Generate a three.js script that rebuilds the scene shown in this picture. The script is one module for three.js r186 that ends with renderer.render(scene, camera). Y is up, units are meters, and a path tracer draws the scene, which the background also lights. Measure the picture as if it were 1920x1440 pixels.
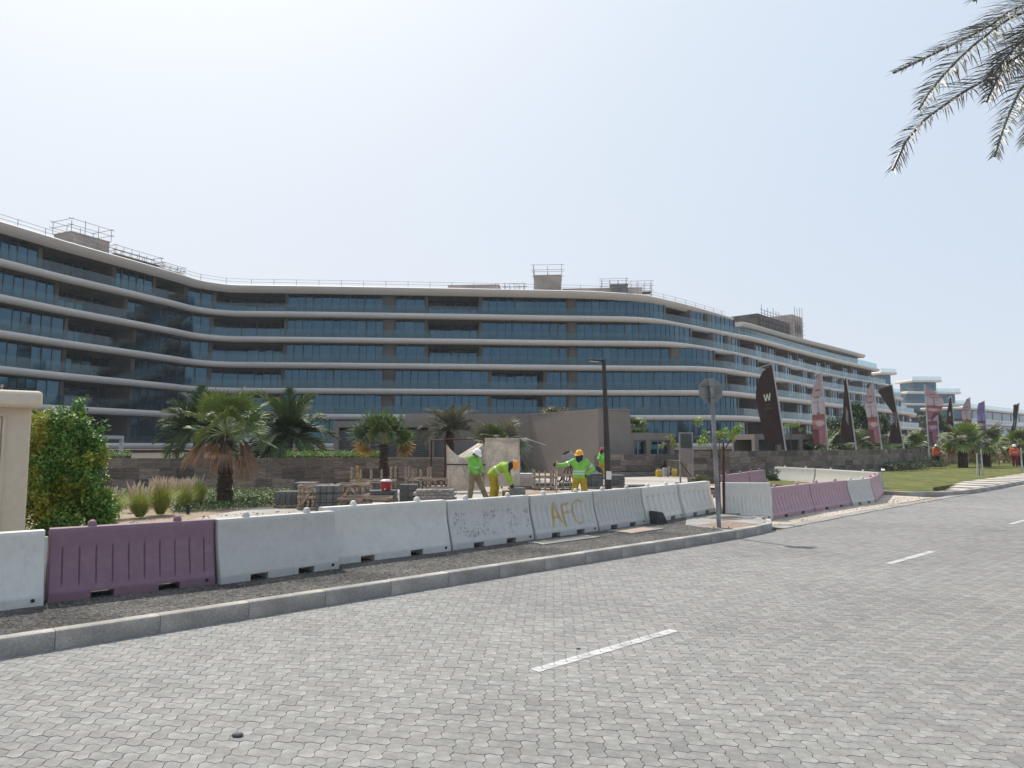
import * as THREE from 'three';
import { mergeGeometries, mergeVertices, toCreasedNormals } from 'three/addons/utils/BufferGeometryUtils.js';
import { RoundedBoxGeometry } from 'three/addons/geometries/RoundedBoxGeometry.js';

// ---------------------------------------------------------------- camera, sky, sun, exposure
const scene = new THREE.Scene();
const camera = new THREE.PerspectiveCamera(56.82, 4 / 3, 0.1, 3000);
camera.position.set(0, 1.78, 0);
camera.rotation.set(THREE.MathUtils.degToRad(4.938), 0, 0);
camera.updateMatrixWorld();
const renderer = new THREE.WebGLRenderer({ antialias: true });
renderer.setSize(1024, 768);
renderer.toneMapping = THREE.LinearToneMapping;
renderer.toneMappingExposure = 1.16;
renderer.shadowMap.enabled = true;
const SUN = new THREE.Vector3(-0.317, 0.839, -0.444).normalize();
const sun = new THREE.DirectionalLight(new THREE.Color().setRGB(1, 0.94, 0.86), 4.1);
sun.position.copy(SUN).multiplyScalar(160).add(new THREE.Vector3(10, 0, -60));
sun.target.position.set(10, 0, -60);
sun.castShadow = true;
sun.shadow.mapSize.set(4096, 4096);
Object.assign(sun.shadow.camera, { left: -130, right: 130, top: 130, bottom: -130, near: 1, far: 420 });
scene.add(sun, sun.target);
{ // hazy desert sky: pale at the horizon, bluer higher up and away from the sun, a broad pale aureole round the sun
  const W = 1024, Hh = 512, d = new Float32Array(W * Hh * 4), v = new THREE.Vector3();
  const mix = (a, b, k) => a.map((x, i) => x + (b[i] - x) * k);
  for (let j = 0; j < Hh; j++) for (let i = 0; i < W; i++) {
    const el = ((j + 0.5) / Hh - 0.5) * Math.PI, az = ((i + 0.5) / W - 0.5) * 2 * Math.PI;
    v.set(Math.cos(el) * Math.cos(az), Math.sin(el), Math.cos(el) * Math.sin(az));
    const ang = Math.acos(Math.min(1, Math.max(-1, v.dot(SUN))));
    const h = Math.max(0, Math.sin(el));
    const away = Math.min(1, Math.max(0, (ang - 0.9) / 1.5)); // bluer away from the sun
    let c = mix(mix([0.76, 0.785, 0.81], [0.50, 0.62, 0.78], away), mix([0.47, 0.585, 0.75], [0.22, 0.37, 0.62], away), 1 - Math.exp(-h * 3.0));
    const g = Math.exp(-Math.pow(ang / 0.62, 2)), g2 = Math.exp(-Math.pow(ang / 0.25, 2));
    c = mix(c, [0.91, 0.93, 0.94], Math.min(1, g * 1.35 > 1 ? 1 : g * 1.35));
    c = c.map((x, k) => x + g2 * [0.5, 0.48, 0.42][k]);
    if (el < 0) c = mix(c, [0.45, 0.43, 0.40], Math.min(1, -el * 12));
    const o = (j * W + i) * 4; d[o] = c[0]; d[o + 1] = c[1]; d[o + 2] = c[2]; d[o + 3] = 1;
  }
  const t = new THREE.DataTexture(d, W, Hh, THREE.RGBAFormat, THREE.FloatType);
  t.mapping = THREE.EquirectangularReflectionMapping; t.magFilter = t.minFilter = THREE.LinearFilter; t.wrapS = THREE.RepeatWrapping; t.needsUpdate = true;
  scene.background = t; scene.environment = t;
}

// ---------------------------------------------------------------- helpers
const R = (s) => () => { s |= 0; s = s + 0x6D2B79F5 | 0; let t = Math.imul(s ^ s >>> 15, 1 | s); t = t + Math.imul(t ^ t >>> 7, 61 | t) ^ t; return ((t ^ t >>> 14) >>> 0) / 4294967296; };
const V = (x, y, z) => new THREE.Vector3(x, y, z);
const C = (r, g, b) => new THREE.Color().setRGB(r, g, b);
const PI = Math.PI, rad = PI / 180;
const used = new Map();
function numbered(n) { const k = (used.get(n) || 0); used.set(n, k + 1); return k ? n + '_' + String(k).padStart(3, '0') : n; }
function tag(o, label, category, group, kind) { if (label) o.userData.label = label; if (category) o.userData.category = category; if (group) o.userData.group = group; if (kind) o.userData.kind = kind; return o; }
function shade(o) { o.castShadow = o.receiveShadow = true; return o; }
function thing(name, label, category, [x, y, z] = [0, 0, 0], turn = 0, group) {
  const o = new THREE.Group(); o.name = numbered(name); scene.add(o); o.position.set(x, y, z); o.rotation.y = turn; return tag(o, label, category, group);
}
function part(parent, name, geo, m, label) { const o = shade(new THREE.Mesh(geo, m)); o.name = name; if (label) o.userData.label = label; parent.add(o); return o; }
function single(name, geo, m, label, category, group, kind) { const o = shade(new THREE.Mesh(geo, m)); o.name = numbered(name); scene.add(o); return tag(o, label, category, group, kind); }
function copyOf(o, label) { const c = o.clone(); c.name = numbered(o.name.replace(/_\d{3}$/, '')); scene.add(c); if (label) c.userData.label = label; return c; }

function noiseGrid(n, seed) { const r = R(seed), a = new Float32Array(n * n); for (let i = 0; i < n * n; i++) a[i] = r(); return a; }
const NG = noiseGrid(256, 7);
function vn(x, y, p) { // value noise with period p (a power of two up to 256)
  const xi = Math.floor(x), yi = Math.floor(y), fx = x - xi, fy = y - yi, m = p - 1;
  const sx = fx * fx * (3 - 2 * fx), sy = fy * fy * (3 - 2 * fy);
  const g = (a, b) => NG[((b & m) << 8) + (a & m)];
  return (g(xi, yi) * (1 - sx) + g(xi + 1, yi) * sx) * (1 - sy) + (g(xi, yi + 1) * (1 - sx) + g(xi + 1, yi + 1) * sx) * sy;
}
function fbm(u, v, f0, oct) { let a = 0, w = 0.5, f = f0, t = 0; for (let i = 0; i < oct; i++) { a += w * vn(u * f + i * 17, v * f + i * 31, Math.min(256, f)); t += w; w *= 0.55; f *= 2; } return a / t; }
function tex(n, fn, srgb = true, m = n) {
  const d = new Uint8Array(n * m * 4);
  for (let j = 0; j < m; j++) for (let i = 0; i < n; i++) { const c = fn(i / n, j / m), o = (j * n + i) * 4; for (let k = 0; k < 3; k++) d[o + k] = Math.max(0, Math.min(255, Math.round(255 * (typeof c === 'number' ? c : c[k])))); d[o + 3] = 255; }
  const t = new THREE.DataTexture(d, n, m); t.wrapS = t.wrapT = THREE.RepeatWrapping; t.magFilter = THREE.LinearFilter; t.minFilter = THREE.LinearMipmapLinearFilter; t.generateMipmaps = true; t.needsUpdate = true;
  if (srgb) t.colorSpace = THREE.SRGBColorSpace; return t;
}
function canvasTex(w, h, draw) { const c = document.createElement('canvas'); c.width = w; c.height = h; draw(c.getContext('2d'), w, h); const t = new THREE.CanvasTexture(c); t.colorSpace = THREE.SRGBColorSpace; t.wrapS = t.wrapT = THREE.RepeatWrapping; return t; }
function rep(t, k) { const c = t.clone(); c.repeat.set(k, k); c.needsUpdate = true; return c; }
function M(o) { const p = { roughness: 0.8, ...o }; const K = (p.transmission || p.clearcoat || p.sheen || p.ior || p.specularIntensity !== undefined) ? THREE.MeshPhysicalMaterial : THREE.MeshStandardMaterial; return new K(p); }

// metre uv by the dominant axis of each face
function boxUV(g, k = 1) {
  if (!g.attributes.normal) g.computeVertexNormals();
  const p = g.attributes.position, n = g.attributes.normal, uv = new Float32Array(p.count * 2);
  for (let i = 0; i < p.count; i++) {
    const ax = Math.abs(n.getX(i)), ay = Math.abs(n.getY(i)), az = Math.abs(n.getZ(i));
    if (ay >= ax && ay >= az) { uv[2 * i] = p.getX(i) * k; uv[2 * i + 1] = p.getZ(i) * k; }
    else if (ax > az) { uv[2 * i] = p.getZ(i) * k; uv[2 * i + 1] = p.getY(i) * k; }
    else { uv[2 * i] = p.getX(i) * k; uv[2 * i + 1] = p.getY(i) * k; }
  }
  g.setAttribute('uv', new THREE.BufferAttribute(uv, 2)); return g;
}
const plain = (g) => { const h = g.index ? g.toNonIndexed() : g; for (const k of Object.keys(h.attributes)) if (!['position', 'normal', 'uv', 'color'].includes(k)) h.deleteAttribute(k); return h; };
class MB { // collects shapes and merges them into one geometry
  constructor() { this.l = []; }
  add(g, m4) { g = plain(g.clone()); if (m4) g.applyMatrix4(m4); this.l.push(g); return this; }
  box(x, y, z, w, h, d, ry = 0, rx = 0, rz = 0) { return this.add(new THREE.BoxGeometry(w, h, d), new THREE.Matrix4().compose(V(x, y, z), new THREE.Quaternion().setFromEuler(new THREE.Euler(rx, ry, rz, 'YXZ')), V(1, 1, 1))); }
  rbox(x, y, z, w, h, d, r = 0.02, ry = 0) { return this.add(new RoundedBoxGeometry(w, h, d, 2, r), new THREE.Matrix4().compose(V(x, y, z), new THREE.Quaternion().setFromEuler(new THREE.Euler(0, ry, 0)), V(1, 1, 1))); }
  bar(a, b, w, h = w) { // square bar between two points
    const d = b.clone().sub(a), L = d.length(), q = new THREE.Quaternion().setFromUnitVectors(V(0, 1, 0), d.normalize());
    return this.add(new THREE.BoxGeometry(w, L, h), new THREE.Matrix4().compose(a.clone().add(b).multiplyScalar(0.5), q, V(1, 1, 1)));
  }
  rod(a, b, r0, r1 = r0, seg = 8) {
    const d = b.clone().sub(a), L = d.length(), q = new THREE.Quaternion().setFromUnitVectors(V(0, 1, 0), d.normalize());
    return this.add(new THREE.CylinderGeometry(r1, r0, L, seg), new THREE.Matrix4().compose(a.clone().add(b).multiplyScalar(0.5), q, V(1, 1, 1)));
  }
  tube(pts, r, seg = 6, n = 20) { return this.add(new THREE.TubeGeometry(new THREE.CatmullRomCurve3(pts), n, r, seg)); }
  sphere(x, y, z, r, sx = 1, sy = 1, sz = 1, seg = 12) { return this.add(new THREE.SphereGeometry(r, seg, Math.ceil(seg * 0.7)), new THREE.Matrix4().compose(V(x, y, z), new THREE.Quaternion(), V(sx, sy, sz))); }
  geo(uv = 1) { const g = this.l.length > 1 ? mergeGeometries(this.l.map((q) => { const c = q.clone(); for (const k of Object.keys(c.attributes)) if (!['position', 'normal', 'uv'].includes(k)) c.deleteAttribute(k); if (!c.attributes.uv) boxUV(c); return c; })) : this.l[0]; return uv ? boxUV(g, uv) : g; }
}
function tris(pos, col) { const g = new THREE.BufferGeometry(); g.setAttribute('position', new THREE.Float32BufferAttribute(pos, 3)); if (col) g.setAttribute('color', new THREE.Float32BufferAttribute(col, 3)); g.computeVertexNormals(); return g; }
// flat sheet on a polygon given as [x, z] corners
function sheet(poly, y, k = 1) {
  const s = new THREE.Shape(poly.map(([x, z]) => new THREE.Vector2(x, -z))); const g = new THREE.ShapeGeometry(s); g.rotateX(-PI / 2); g.translate(0, y, 0); return boxUV(g, k);
}
function slabOf(poly, y, h, k = 1) { // solid plate: top at y
  const s = new THREE.Shape(poly.map(([x, z]) => new THREE.Vector2(x, -z))); const g = new THREE.ExtrudeGeometry(s, { depth: h, bevelEnabled: false }); g.rotateX(-PI / 2); g.translate(0, y - h, 0); return boxUV(plain(g), k);
}
// road frame: s along the road (to the right and away), t across it (away from the camera)
const RT = 41.7 * rad, RX = Math.cos(RT), RZ = -Math.sin(RT);
const st = (s, t) => [s * RX + t * RZ, s * RZ - t * RX];
const stv = (s, t, y = 0) => V(s * RX + t * RZ, y, s * RZ - t * RX);

// ---------------------------------------------------------------- textures and materials
const tGrain = tex(512, (u, v) => 0.80 + 0.14 * (fbm(u, v, 64, 3) - 0.5) * 2 + 0.08 * (fbm(u, v, 4, 4) - 0.5) * 2);
const tClean = tex(256, (u, v) => 0.9 + 0.05 * (fbm(u, v, 32, 3) - 0.5) + 0.05 * (fbm(u, v, 4, 3) - 0.5));
const tBlotch = tex(512, (u, v) => { const a = fbm(u, v, 4, 6), b = fbm(u + 0.37, v + 0.71, 128, 2); return 0.78 + 0.34 * (a - 0.5) + 0.16 * (b - 0.5); });
const tSpeck = tex(512, (u, v) => { const a = vn(u * 256, v * 256, 256), b = vn(u * 128 + 9, v * 128 + 5, 128), d = vn(u * 64 + 3, v * 64 + 5, 64), c = fbm(u, v, 4, 4); return 0.62 + 0.45 * (a - 0.5) + 0.4 * (b - 0.5) + 0.25 * (d - 0.5) + 0.4 * (c - 0.5); });
const tSand = tex(512, (u, v) => { const a = fbm(u, v, 4, 6), b = vn(u * 256, v * 256, 256); return [0.84 + 0.22 * (a - 0.5) + 0.12 * (b - 0.5), 0.83 + 0.24 * (a - 0.5) + 0.12 * (b - 0.5), 0.82 + 0.28 * (a - 0.5) + 0.12 * (b - 0.5)]; });
const tLawn = tex(512, (u, v) => { const a = fbm(u, v, 8, 5), b = vn(u * 256, v * 256, 256), c = fbm(u + 0.2, v + 0.6, 4, 3); const k = 0.72 + 0.4 * (a - 0.5) + 0.4 * (b - 0.5); return [k * (0.92 + 0.5 * (c - 0.5)), k, k * 0.85]; });
const tVein = tex(512, (u, v) => { const w = fbm(u, v, 4, 4); const a = vn(u * 4 + w * 2, (v + 0.05 * w) * 64, 64), b = vn(u * 8, v * 128 + w * 6, 128), c = fbm(u, v, 2, 3); const k = 0.76 + 0.32 * (a - 0.5) + 0.18 * (b - 0.5) + 0.2 * (c - 0.5); return [k * 1.02, k * 0.97, k * 0.93]; });
const tWood = tex(512, (u, v) => { const w = fbm(u, v, 4, 3); const a = vn(u * 8 + w, v * 128, 128), b = vn(u * 4, v * 32 + w * 3, 32); const k = 0.72 + 0.3 * (a - 0.5) + 0.4 * (b - 0.5); return [k, k * 0.95, k * 0.9]; });
const bFine = tex(512, (u, v) => fbm(u, v, 32, 4), false);
const bRough = tex(512, (u, v) => 0.6 * vn(u * 128, v * 128, 128) + 0.4 * fbm(u, v, 8, 3), false);

const mat = {
  sand: M({ color: C(0.46, 0.37, 0.27), map: rep(tSand, 0.2), bumpMap: rep(bRough, 0.5), bumpScale: 0.03, roughness: 1 }),
  joint: M({ color: C(0.50, 0.47, 0.42), map: rep(tSand, 2), roughness: 1 }),
  kerb: M({ color: C(0.62, 0.58, 0.52), map: rep(tBlotch, 0.7), bumpMap: rep(bFine, 2), bumpScale: 0.003, roughness: 0.95 }),
  asphalt: M({ color: C(0.245, 0.23, 0.21), map: rep(tSpeck, 0.45), bumpMap: rep(bRough, 1.3), bumpScale: 0.02, roughness: 0.97 }),
  concrete: M({ color: C(0.46, 0.44, 0.41), map: rep(tBlotch, 0.35), bumpMap: rep(bFine, 1), bumpScale: 0.004, roughness: 0.95 }),
  concreteD: M({ color: C(0.30, 0.29, 0.275), map: rep(tBlotch, 0.9), bumpMap: rep(bFine, 2), bumpScale: 0.004, roughness: 0.95 }),
  block: M({ color: C(0.235, 0.235, 0.225), map: rep(tBlotch, 1.1), bumpMap: rep(bFine, 2), bumpScale: 0.004, roughness: 0.95 }),
  blockL: M({ color: C(0.56, 0.50, 0.45), map: rep(tBlotch, 1.3), roughness: 0.95 }),
  lawn: M({ color: C(0.37, 0.355, 0.11), map: rep(tLawn, 0.25), bumpMap: rep(bRough, 1), bumpScale: 0.05, roughness: 1 }),
  paint: M({ color: C(0.74, 0.74, 0.72), map: rep(tBlotch, 1.5), roughness: 0.7 }),
  wood: M({ color: C(0.64, 0.54, 0.44), map: rep(tWood, 0.7), roughness: 0.9 }),
  woodD: M({ color: C(0.46, 0.39, 0.32), map: rep(tWood, 0.7), roughness: 0.9 }),
  woodY: M({ color: C(0.50, 0.31, 0.10), map: rep(tWood, 0.7), roughness: 0.85 }),
  beige: M({ color: C(0.72, 0.62, 0.475), map: rep(tClean, 0.4), bumpMap: rep(bFine, 1.5), bumpScale: 0.0006, roughness: 0.75 }),
  tan: M({ color: C(0.285, 0.245, 0.21), map: rep(tClean, 0.12), bumpMap: rep(bFine, 0.7), bumpScale: 0.004, roughness: 0.92 }),
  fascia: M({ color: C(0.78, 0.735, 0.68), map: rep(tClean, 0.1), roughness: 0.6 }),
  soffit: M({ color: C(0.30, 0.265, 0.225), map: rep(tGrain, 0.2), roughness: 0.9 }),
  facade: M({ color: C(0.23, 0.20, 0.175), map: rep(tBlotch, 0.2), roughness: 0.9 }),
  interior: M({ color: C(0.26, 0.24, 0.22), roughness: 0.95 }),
  frame: M({ color: C(0.05, 0.05, 0.052), roughness: 0.5 }),
  roofbox: M({ color: C(0.78, 0.66, 0.58), map: rep(tBlotch, 0.12), roughness: 0.95 }),
  steel: M({ color: C(0.42, 0.43, 0.43), metalness: 0.55, roughness: 0.55, map: rep(tBlotch, 1.2) }),
  pipe: M({ color: C(0.22, 0.20, 0.185), roughness: 0.7, metalness: 0.2 }),
  bronze: M({ color: C(0.045, 0.033, 0.027), roughness: 0.55, map: rep(tGrain, 1) }),
  rust: M({ color: C(0.12, 0.04, 0.025), roughness: 0.85, map: rep(tBlotch, 1.5) }),
  white: M({ color: C(0.72, 0.72, 0.70), roughness: 0.55, map: rep(tGrain, 0.8) }),
  black: M({ color: C(0.02, 0.02, 0.021), roughness: 0.6 }),
  plastic: M({ color: C(0.62, 0.62, 0.60), roughness: 0.35 }),
};
const tone = (m, k, d = 0) => { const c = m.clone(); c.color.multiplyScalar(k); c.color.r += d * c.color.r; c.color.b -= d * c.color.b; return c; };
// ---------------------------------------------------------------- ground, road, kerbs, footway, lawn
single('ground', sheet([[-1500, 900], [1500, 900], [1500, -1900], [-1500, -1900]], -0.03), mat.sand, null, null, null, 'structure');
const edgeT = (s) => { const k = [[-30, 7.42], [11, 7.42], [14.7, 7.62], [20.5, 8.0], [29.4, 8.38], [40, 8.9], [80, 11.1], [400, 29]]; let i = 0; while (i < k.length - 2 && s > k[i + 1][0]) i++; const f = (s - k[i][0]) / (k[i + 1][0] - k[i][0]); return k[i][1] + (k[i + 1][1] - k[i][1]) * f; };
const road = thing('road', null, null); road.userData.kind = 'structure';
{
  const far = [-30, 11, 14.7, 20.5, 29.4, 40, 80, 400];
  part(road, 'road_bed', sheet([st(-30, -4), ...[400].map((s) => st(s, 14)), ...far.slice().reverse().map((s) => st(s, edgeT(s) + 0.01))], -0.0062), mat.joint);
  // interlocking zigzag pavers laid in herringbone, 45 degrees to the kerb
  const W = 0.099, a = 0.09, turn = RT - 45 * rad;
  const hE = [[0.22, a], [0.78, -a]], vE = [[a, 0.22], [-a, 0.78]];
  const ring = (horizontal) => {
    const w = horizontal ? 2 : 1, h = horizontal ? 1 : 2, p = [];
    for (let i = 0; i < w; i++) { p.push([i, 0]); hE.forEach(([x, y]) => p.push([i + x, y])); }
    for (let j = 0; j < h; j++) { p.push([w, j]); vE.forEach(([x, y]) => p.push([w + x, j + y])); }
    for (let i = w; i > 0; i--) { p.push([i, h]); [...hE].reverse().forEach(([x, y]) => p.push([i - 1 + x, h + y])); }
    for (let j = h; j > 0; j--) { p.push([0, j]); [...vE].reverse().forEach(([x, y]) => p.push([x, j - 1 + y])); }
    return p.map(([x, y]) => new THREE.Vector2((x - w / 2) * W, (y - h / 2) * W));
  };
  const inset = (p, d) => p.map((q, i) => {
    const b = p[(i + p.length - 1) % p.length], c = p[(i + 1) % p.length];
    const e0 = q.clone().sub(b).normalize(), e1 = c.clone().sub(q).normalize(), n = new THREE.Vector2(-e0.y - e1.y, e0.x + e1.x); const L = n.length() || 1;
    return q.clone().add(n.multiplyScalar(2 * d / (L * L)));
  });
  const geoOf = (horizontal) => {
    const o = ring(horizontal), lo = inset(o, 0.0016), hi = inset(o, 0.0029), pos = [];
    for (const f of THREE.ShapeUtils.triangulateShape(hi, [])) for (const i of f) pos.push(hi[i].x, 0, -hi[i].y);
    for (let i = 0; i < o.length; i++) { const j = (i + 1) % o.length; const A = [lo[i].x, -0.006, -lo[i].y], B = [lo[j].x, -0.006, -lo[j].y], Cc = [hi[j].x, 0, -hi[j].y], D = [hi[i].x, 0, -hi[i].y]; pos.push(...A, ...B, ...Cc, ...A, ...Cc, ...D); }
    return { geo: boxUV(tris(pos), 1), top: hi };
  };
  const Hp = geoOf(true), Vp = geoOf(false), spots = [];
  const ct = Math.cos(turn), sn = Math.sin(turn);
  const put = (gx, gy, horizontal) => { // grid -> world
    const X = gx * W, Y = gy * W, x = X * ct - Y * sn, z = -(X * sn + Y * ct);
    const s = x * RX + z * RZ, t = x * RZ - z * RX;
    if (s < -9 || s > 120 || t < -2.2 || t > edgeT(s) - 0.02 || x < -12) return;
    spots.push({ x, z, s, t, horizontal });
  };
  const lim = Math.ceil(125 / W);
  for (let j = -40; j < lim; j++) { // rows away from the camera
    const zc = -j * W; const sMin = -9, lo = Math.floor((-13) / W), hi = Math.ceil(100 / W);
    // only the columns that can fall on the road
    const x0 = Math.max(lo, Math.floor(((-zc) * RX / -RZ - 16) / W)), x1 = Math.min(hi, Math.ceil(((-zc) * RX / -RZ + 10) / W));
    for (let i = x0; i < x1; i++) { const k = (((i - j) % 4) + 4) % 4; if (k === 0) put(i + 1, j + 0.5, true); else if (k === 3) put(i + 0.5, j + 1, false); }
  }
  const r = R(11), v3 = new THREE.Vector3();
  for (const q of spots) {
    const big = fbm(q.x / 14 + 3, q.z / 14 + 5, 2, 4), mid = fbm(q.x / 4 + 9, q.z / 4 + 1, 4, 3);
    q.k = 0.93 + 0.30 * (big - 0.5) + 0.22 * (mid - 0.5) + 0.17 * (r() - 0.5) + (r() < 0.1 ? -0.08 : 0); q.w = (r() - 0.5) * 0.05; q.flip = r() < 0.5; q.dy = r() * 0.0018;
    v3.set(q.x, 0, q.z).project(camera); q.d = (Math.abs(v3.x) < 0.99 && Math.abs(v3.y) < 0.99 && v3.z < 1) ? Math.hypot(q.x, q.z) : 1e9;
  }
  spots.sort((p, q) => p.d - q.d);
  const base = C(0.468, 0.457, 0.435);
  const pm = M({ color: base, map: rep(tBlotch, 2.2), bumpMap: rep(bFine, 5), bumpScale: 0.0012, roughness: 0.88 });
  const tones = []; for (let i = 0; i < 9; i++) { const m = pm.clone(); m.color.multiplyScalar(0.78 + i * 0.04); m.color.r *= 1 + (i % 3 - 1) * 0.015; tones.push(m); }
  spots.slice(0, 300).forEach((q) => { const o = part(road, 'paver', q.horizontal ? Hp.geo : Vp.geo, tones[Math.max(0, Math.min(8, Math.round((q.k - 0.78) / 0.04)))]); o.position.set(q.x, q.dy, q.z); o.rotation.y = turn + (q.flip ? PI : 0); });
  const im = M({ color: C(1, 1, 1), map: pm.map, bumpMap: pm.bumpMap, bumpScale: 0.0012, roughness: 0.88 });
  for (const horizontal of [true, false]) {
    const l = spots.slice(300).filter((q) => q.horizontal === horizontal), o = shade(new THREE.InstancedMesh((horizontal ? Hp : Vp).geo, im, l.length)), m4 = new THREE.Matrix4(), c = new THREE.Color();
    l.forEach((q, i) => { m4.makeRotationY(turn + (q.flip ? PI : 0)); m4.setPosition(q.x, q.dy, q.z); o.setMatrixAt(i, m4); c.copy(base).multiplyScalar(q.k); c.r *= 1 + q.w; o.setColorAt(i, c); });
    o.name = 'paver_field'; o.userData.kind = 'stuff'; road.add(o);
  }
  // painted lane dashes: paint lies on the paver tops only, so the joints run through it
  const dash = (s0, s1, t, w) => {
    const pos = [], clip = (poly, f) => { const o = []; for (let i = 0; i < poly.length; i++) { const A = poly[i], B = poly[(i + 1) % poly.length], a0 = f(A), b0 = f(B); if (a0 >= 0) o.push(A); if ((a0 >= 0) !== (b0 >= 0)) { const k = a0 / (a0 - b0); o.push(A.clone().lerp(B, k)); } } return o; };
    for (const q of spots) {
      if (q.s < s0 - 0.2 || q.s > s1 + 0.2 || Math.abs(q.t - t) > 0.35) continue;
      const rt = turn + (q.flip ? PI : 0), cr = Math.cos(rt), sr = Math.sin(rt);
      let poly = (q.horizontal ? Hp : Vp).top.map((p) => { const x = p.x * cr - p.y * sr + q.x, z = -(p.x * sr + p.y * cr) + q.z; return new THREE.Vector2(x * RX + z * RZ, x * RZ - z * RX); });
      poly = clip(poly, (p) => p.x - s0); poly = clip(poly, (p) => s1 - p.x); poly = clip(poly, (p) => p.y - (t - w / 2)); poly = clip(poly, (p) => t + w / 2 - p.y);
      if (poly.length < 3) continue;
      for (const f of THREE.ShapeUtils.triangulateShape(poly, [])) { const w3 = f.map((i) => stv(poly[i].x, poly[i].y, 0.004)); const up = w3[1].clone().sub(w3[0]).cross(w3[2].clone().sub(w3[0])).y; for (const p of up > 0 ? w3 : [w3[0], w3[2], w3[1]]) pos.push(p.x, p.y, p.z); }
    }
    part(road, 'lane_dash', boxUV(tris(pos)), mat.paint);
  };
  dash(3.99, 5.85, 4.21, 0.105); dash(11.49, 13.35, 4.36, 0.105); dash(19.3, 21.2, 4.66, 0.105); dash(27.2, 29.1, 5.0, 0.105); dash(35.2, 37.1, 5.4, 0.105);
}
// kerbs: single stones laid end to end along a line in road coordinates
function kerb(name, pts, y0, h, len, label, w = 0.125) {
  const k = thing(name, null, null); k.userData.kind = 'structure'; k.userData.label = label;
  const cv = new THREE.CatmullRomCurve3(pts.map(([s, t]) => stv(s, t)), false, 'centripetal'), L = cv.getLength(), n = Math.round(L / len), r = R(n);
  const ms = [0.93, 1.0, 1.07, 0.98].map((q, i) => tone(mat.kerb, q, (i - 1.5) * 0.01));
  const cache = new Map();
  for (let i = 0; i < n; i++) {
    const a = cv.getPointAt(i / n), b = cv.getPointAt((i + 1) / n), l = Math.round((a.distanceTo(b) - 0.003) * 1000) / 1000;
    if (!cache.has(l)) { // rounded front arris, vertical face
      const sh = new THREE.Shape([[0, 0], [w, 0], [w, h], [0.022, h], [0.006, h - 0.007], [0, h - 0.024]].map(([x, y]) => new THREE.Vector2(x, y)));
      const g = new THREE.ExtrudeGeometry(sh, { depth: l - 0.008, bevelEnabled: true, bevelSize: 0.004, bevelThickness: 0.004, bevelSegments: 1, bevelOffset: -0.004 }); g.translate(0, 0, -(l - 0.008) / 2); cache.set(l, boxUV(plain(g)));
    }
    const o = part(k, 'kerb_stone', cache.get(l), ms[Math.floor(r() * 4)]); o.position.copy(a).add(b).multiplyScalar(0.5); o.position.y = y0 + (r() - 0.5) * 0.004;
    o.rotation.y = Math.atan2(b.x - a.x, b.z - a.z); // local +x points away from the road
  }
  return k;
}
kerb('kerb', [[-9, 7.42], [0, 7.42], [8, 7.42], [11.2, 7.42], [12.8, 7.46], [13.9, 7.58], [14.5, 7.75], [14.8, 8.02]], -0.02, 0.185, 0.84);
kerb('kerb', [[27.4, 12.2], [27.2, 10.2], [27.5, 9.15], [28.6, 8.62], [30.5, 8.5], [40, 8.98], [60, 10.08], [95, 12.0]], -0.02, 0.17, 1.4);
{
  const foot = [[-12, 7.50], [11.2, 7.50], [12.8, 7.545], [13.85, 7.66], [14.4, 7.83], [14.6, 8.2], [14.95, 8.9], [15.9, 9.4], [15.9, 10.5], [-12, 9.9]].map(([s, t]) => st(s, t));
  single('footway', slabOf(foot, 0.158, 0.16), mat.asphalt, null, null, null, 'structure');
  // concrete strips and coloured paving squares set into the footway at the corner
  const quad = (s0, s1, t0, t1, y) => sheet([st(s0, t0), st(s1, t0), st(s1, t1), st(s0, t1)].reverse(), y);
  const corner = single('corner_paving', slabOf([[12.2, 7.56], [12.9, 7.6], [13.85, 7.72], [14.38, 7.89], [14.68, 8.2], [15.2, 8.4], [14.9, 9.4], [13.6, 9.4], [12.4, 8.6]].map(([s, t]) => st(s, t)), 0.163, 0.03), tone(mat.concrete, 0.95), null, null, null, 'structure');
  const peach = M({ color: C(0.50, 0.36, 0.26), map: rep(tBlotch, 0.9), roughness: 0.95 });
  for (let i = 0; i < 3; i++) for (let j = 0; j < 2; j++) { const o = part(corner, 'paving_square', boxUV(new RoundedBoxGeometry(0.36, 0.02, 0.36, 1, 0.004)), peach); const p = stv(12.75 + i * 0.372, 7.86 + j * 0.372, 0.158); o.position.copy(p); o.rotation.y = RT; }
  const coverOf = (s, t, w, d, label, inner, turn) => {
    const c = thing('utility_cover', label, 'cover', [...stv(s, t, 0.158).toArray()], RT + turn);
    const m = new MB(); m.box(0, 0.008, -d / 2, w + 0.16, 0.02, 0.08).box(0, 0.008, d / 2, w + 0.16, 0.02, 0.08).box(-w / 2, 0.008, 0, 0.08, 0.02, d - 0.08).box(w / 2, 0.008, 0, 0.08, 0.02, d - 0.08);
    part(c, 'concrete_surround', m.geo(), mat.concrete);
    const n = 3; for (let i = 0; i < n; i++) part(c, 'cover_plate', boxUV(new THREE.BoxGeometry((w - 0.09) / n - 0.008, 0.018, d - 0.09)), inner).position.set(-(w - 0.09) / 2 + (i + 0.5) * (w - 0.09) / n, 0.004, 0);
    return c;
  };
  coverOf(10.95, 8.72, 0.95, 0.5, 'brown utility cover with pale concrete surround beside the white barriers', tone(mat.tan, 1.5, 0.12), 0.06);
  coverOf(8.9, 8.62, 1.3, 0.28, 'narrow pale-framed slot cover below the barrier with painted letters', mat.concreteD, 0.02);
  coverOf(14.25, 8.75, 0.75, 0.55, 'dark metal grate cover set behind the sign post', M({ color: C(0.06, 0.05, 0.045), roughness: 0.7, metalness: 0.3 }), -0.3);
}
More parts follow.
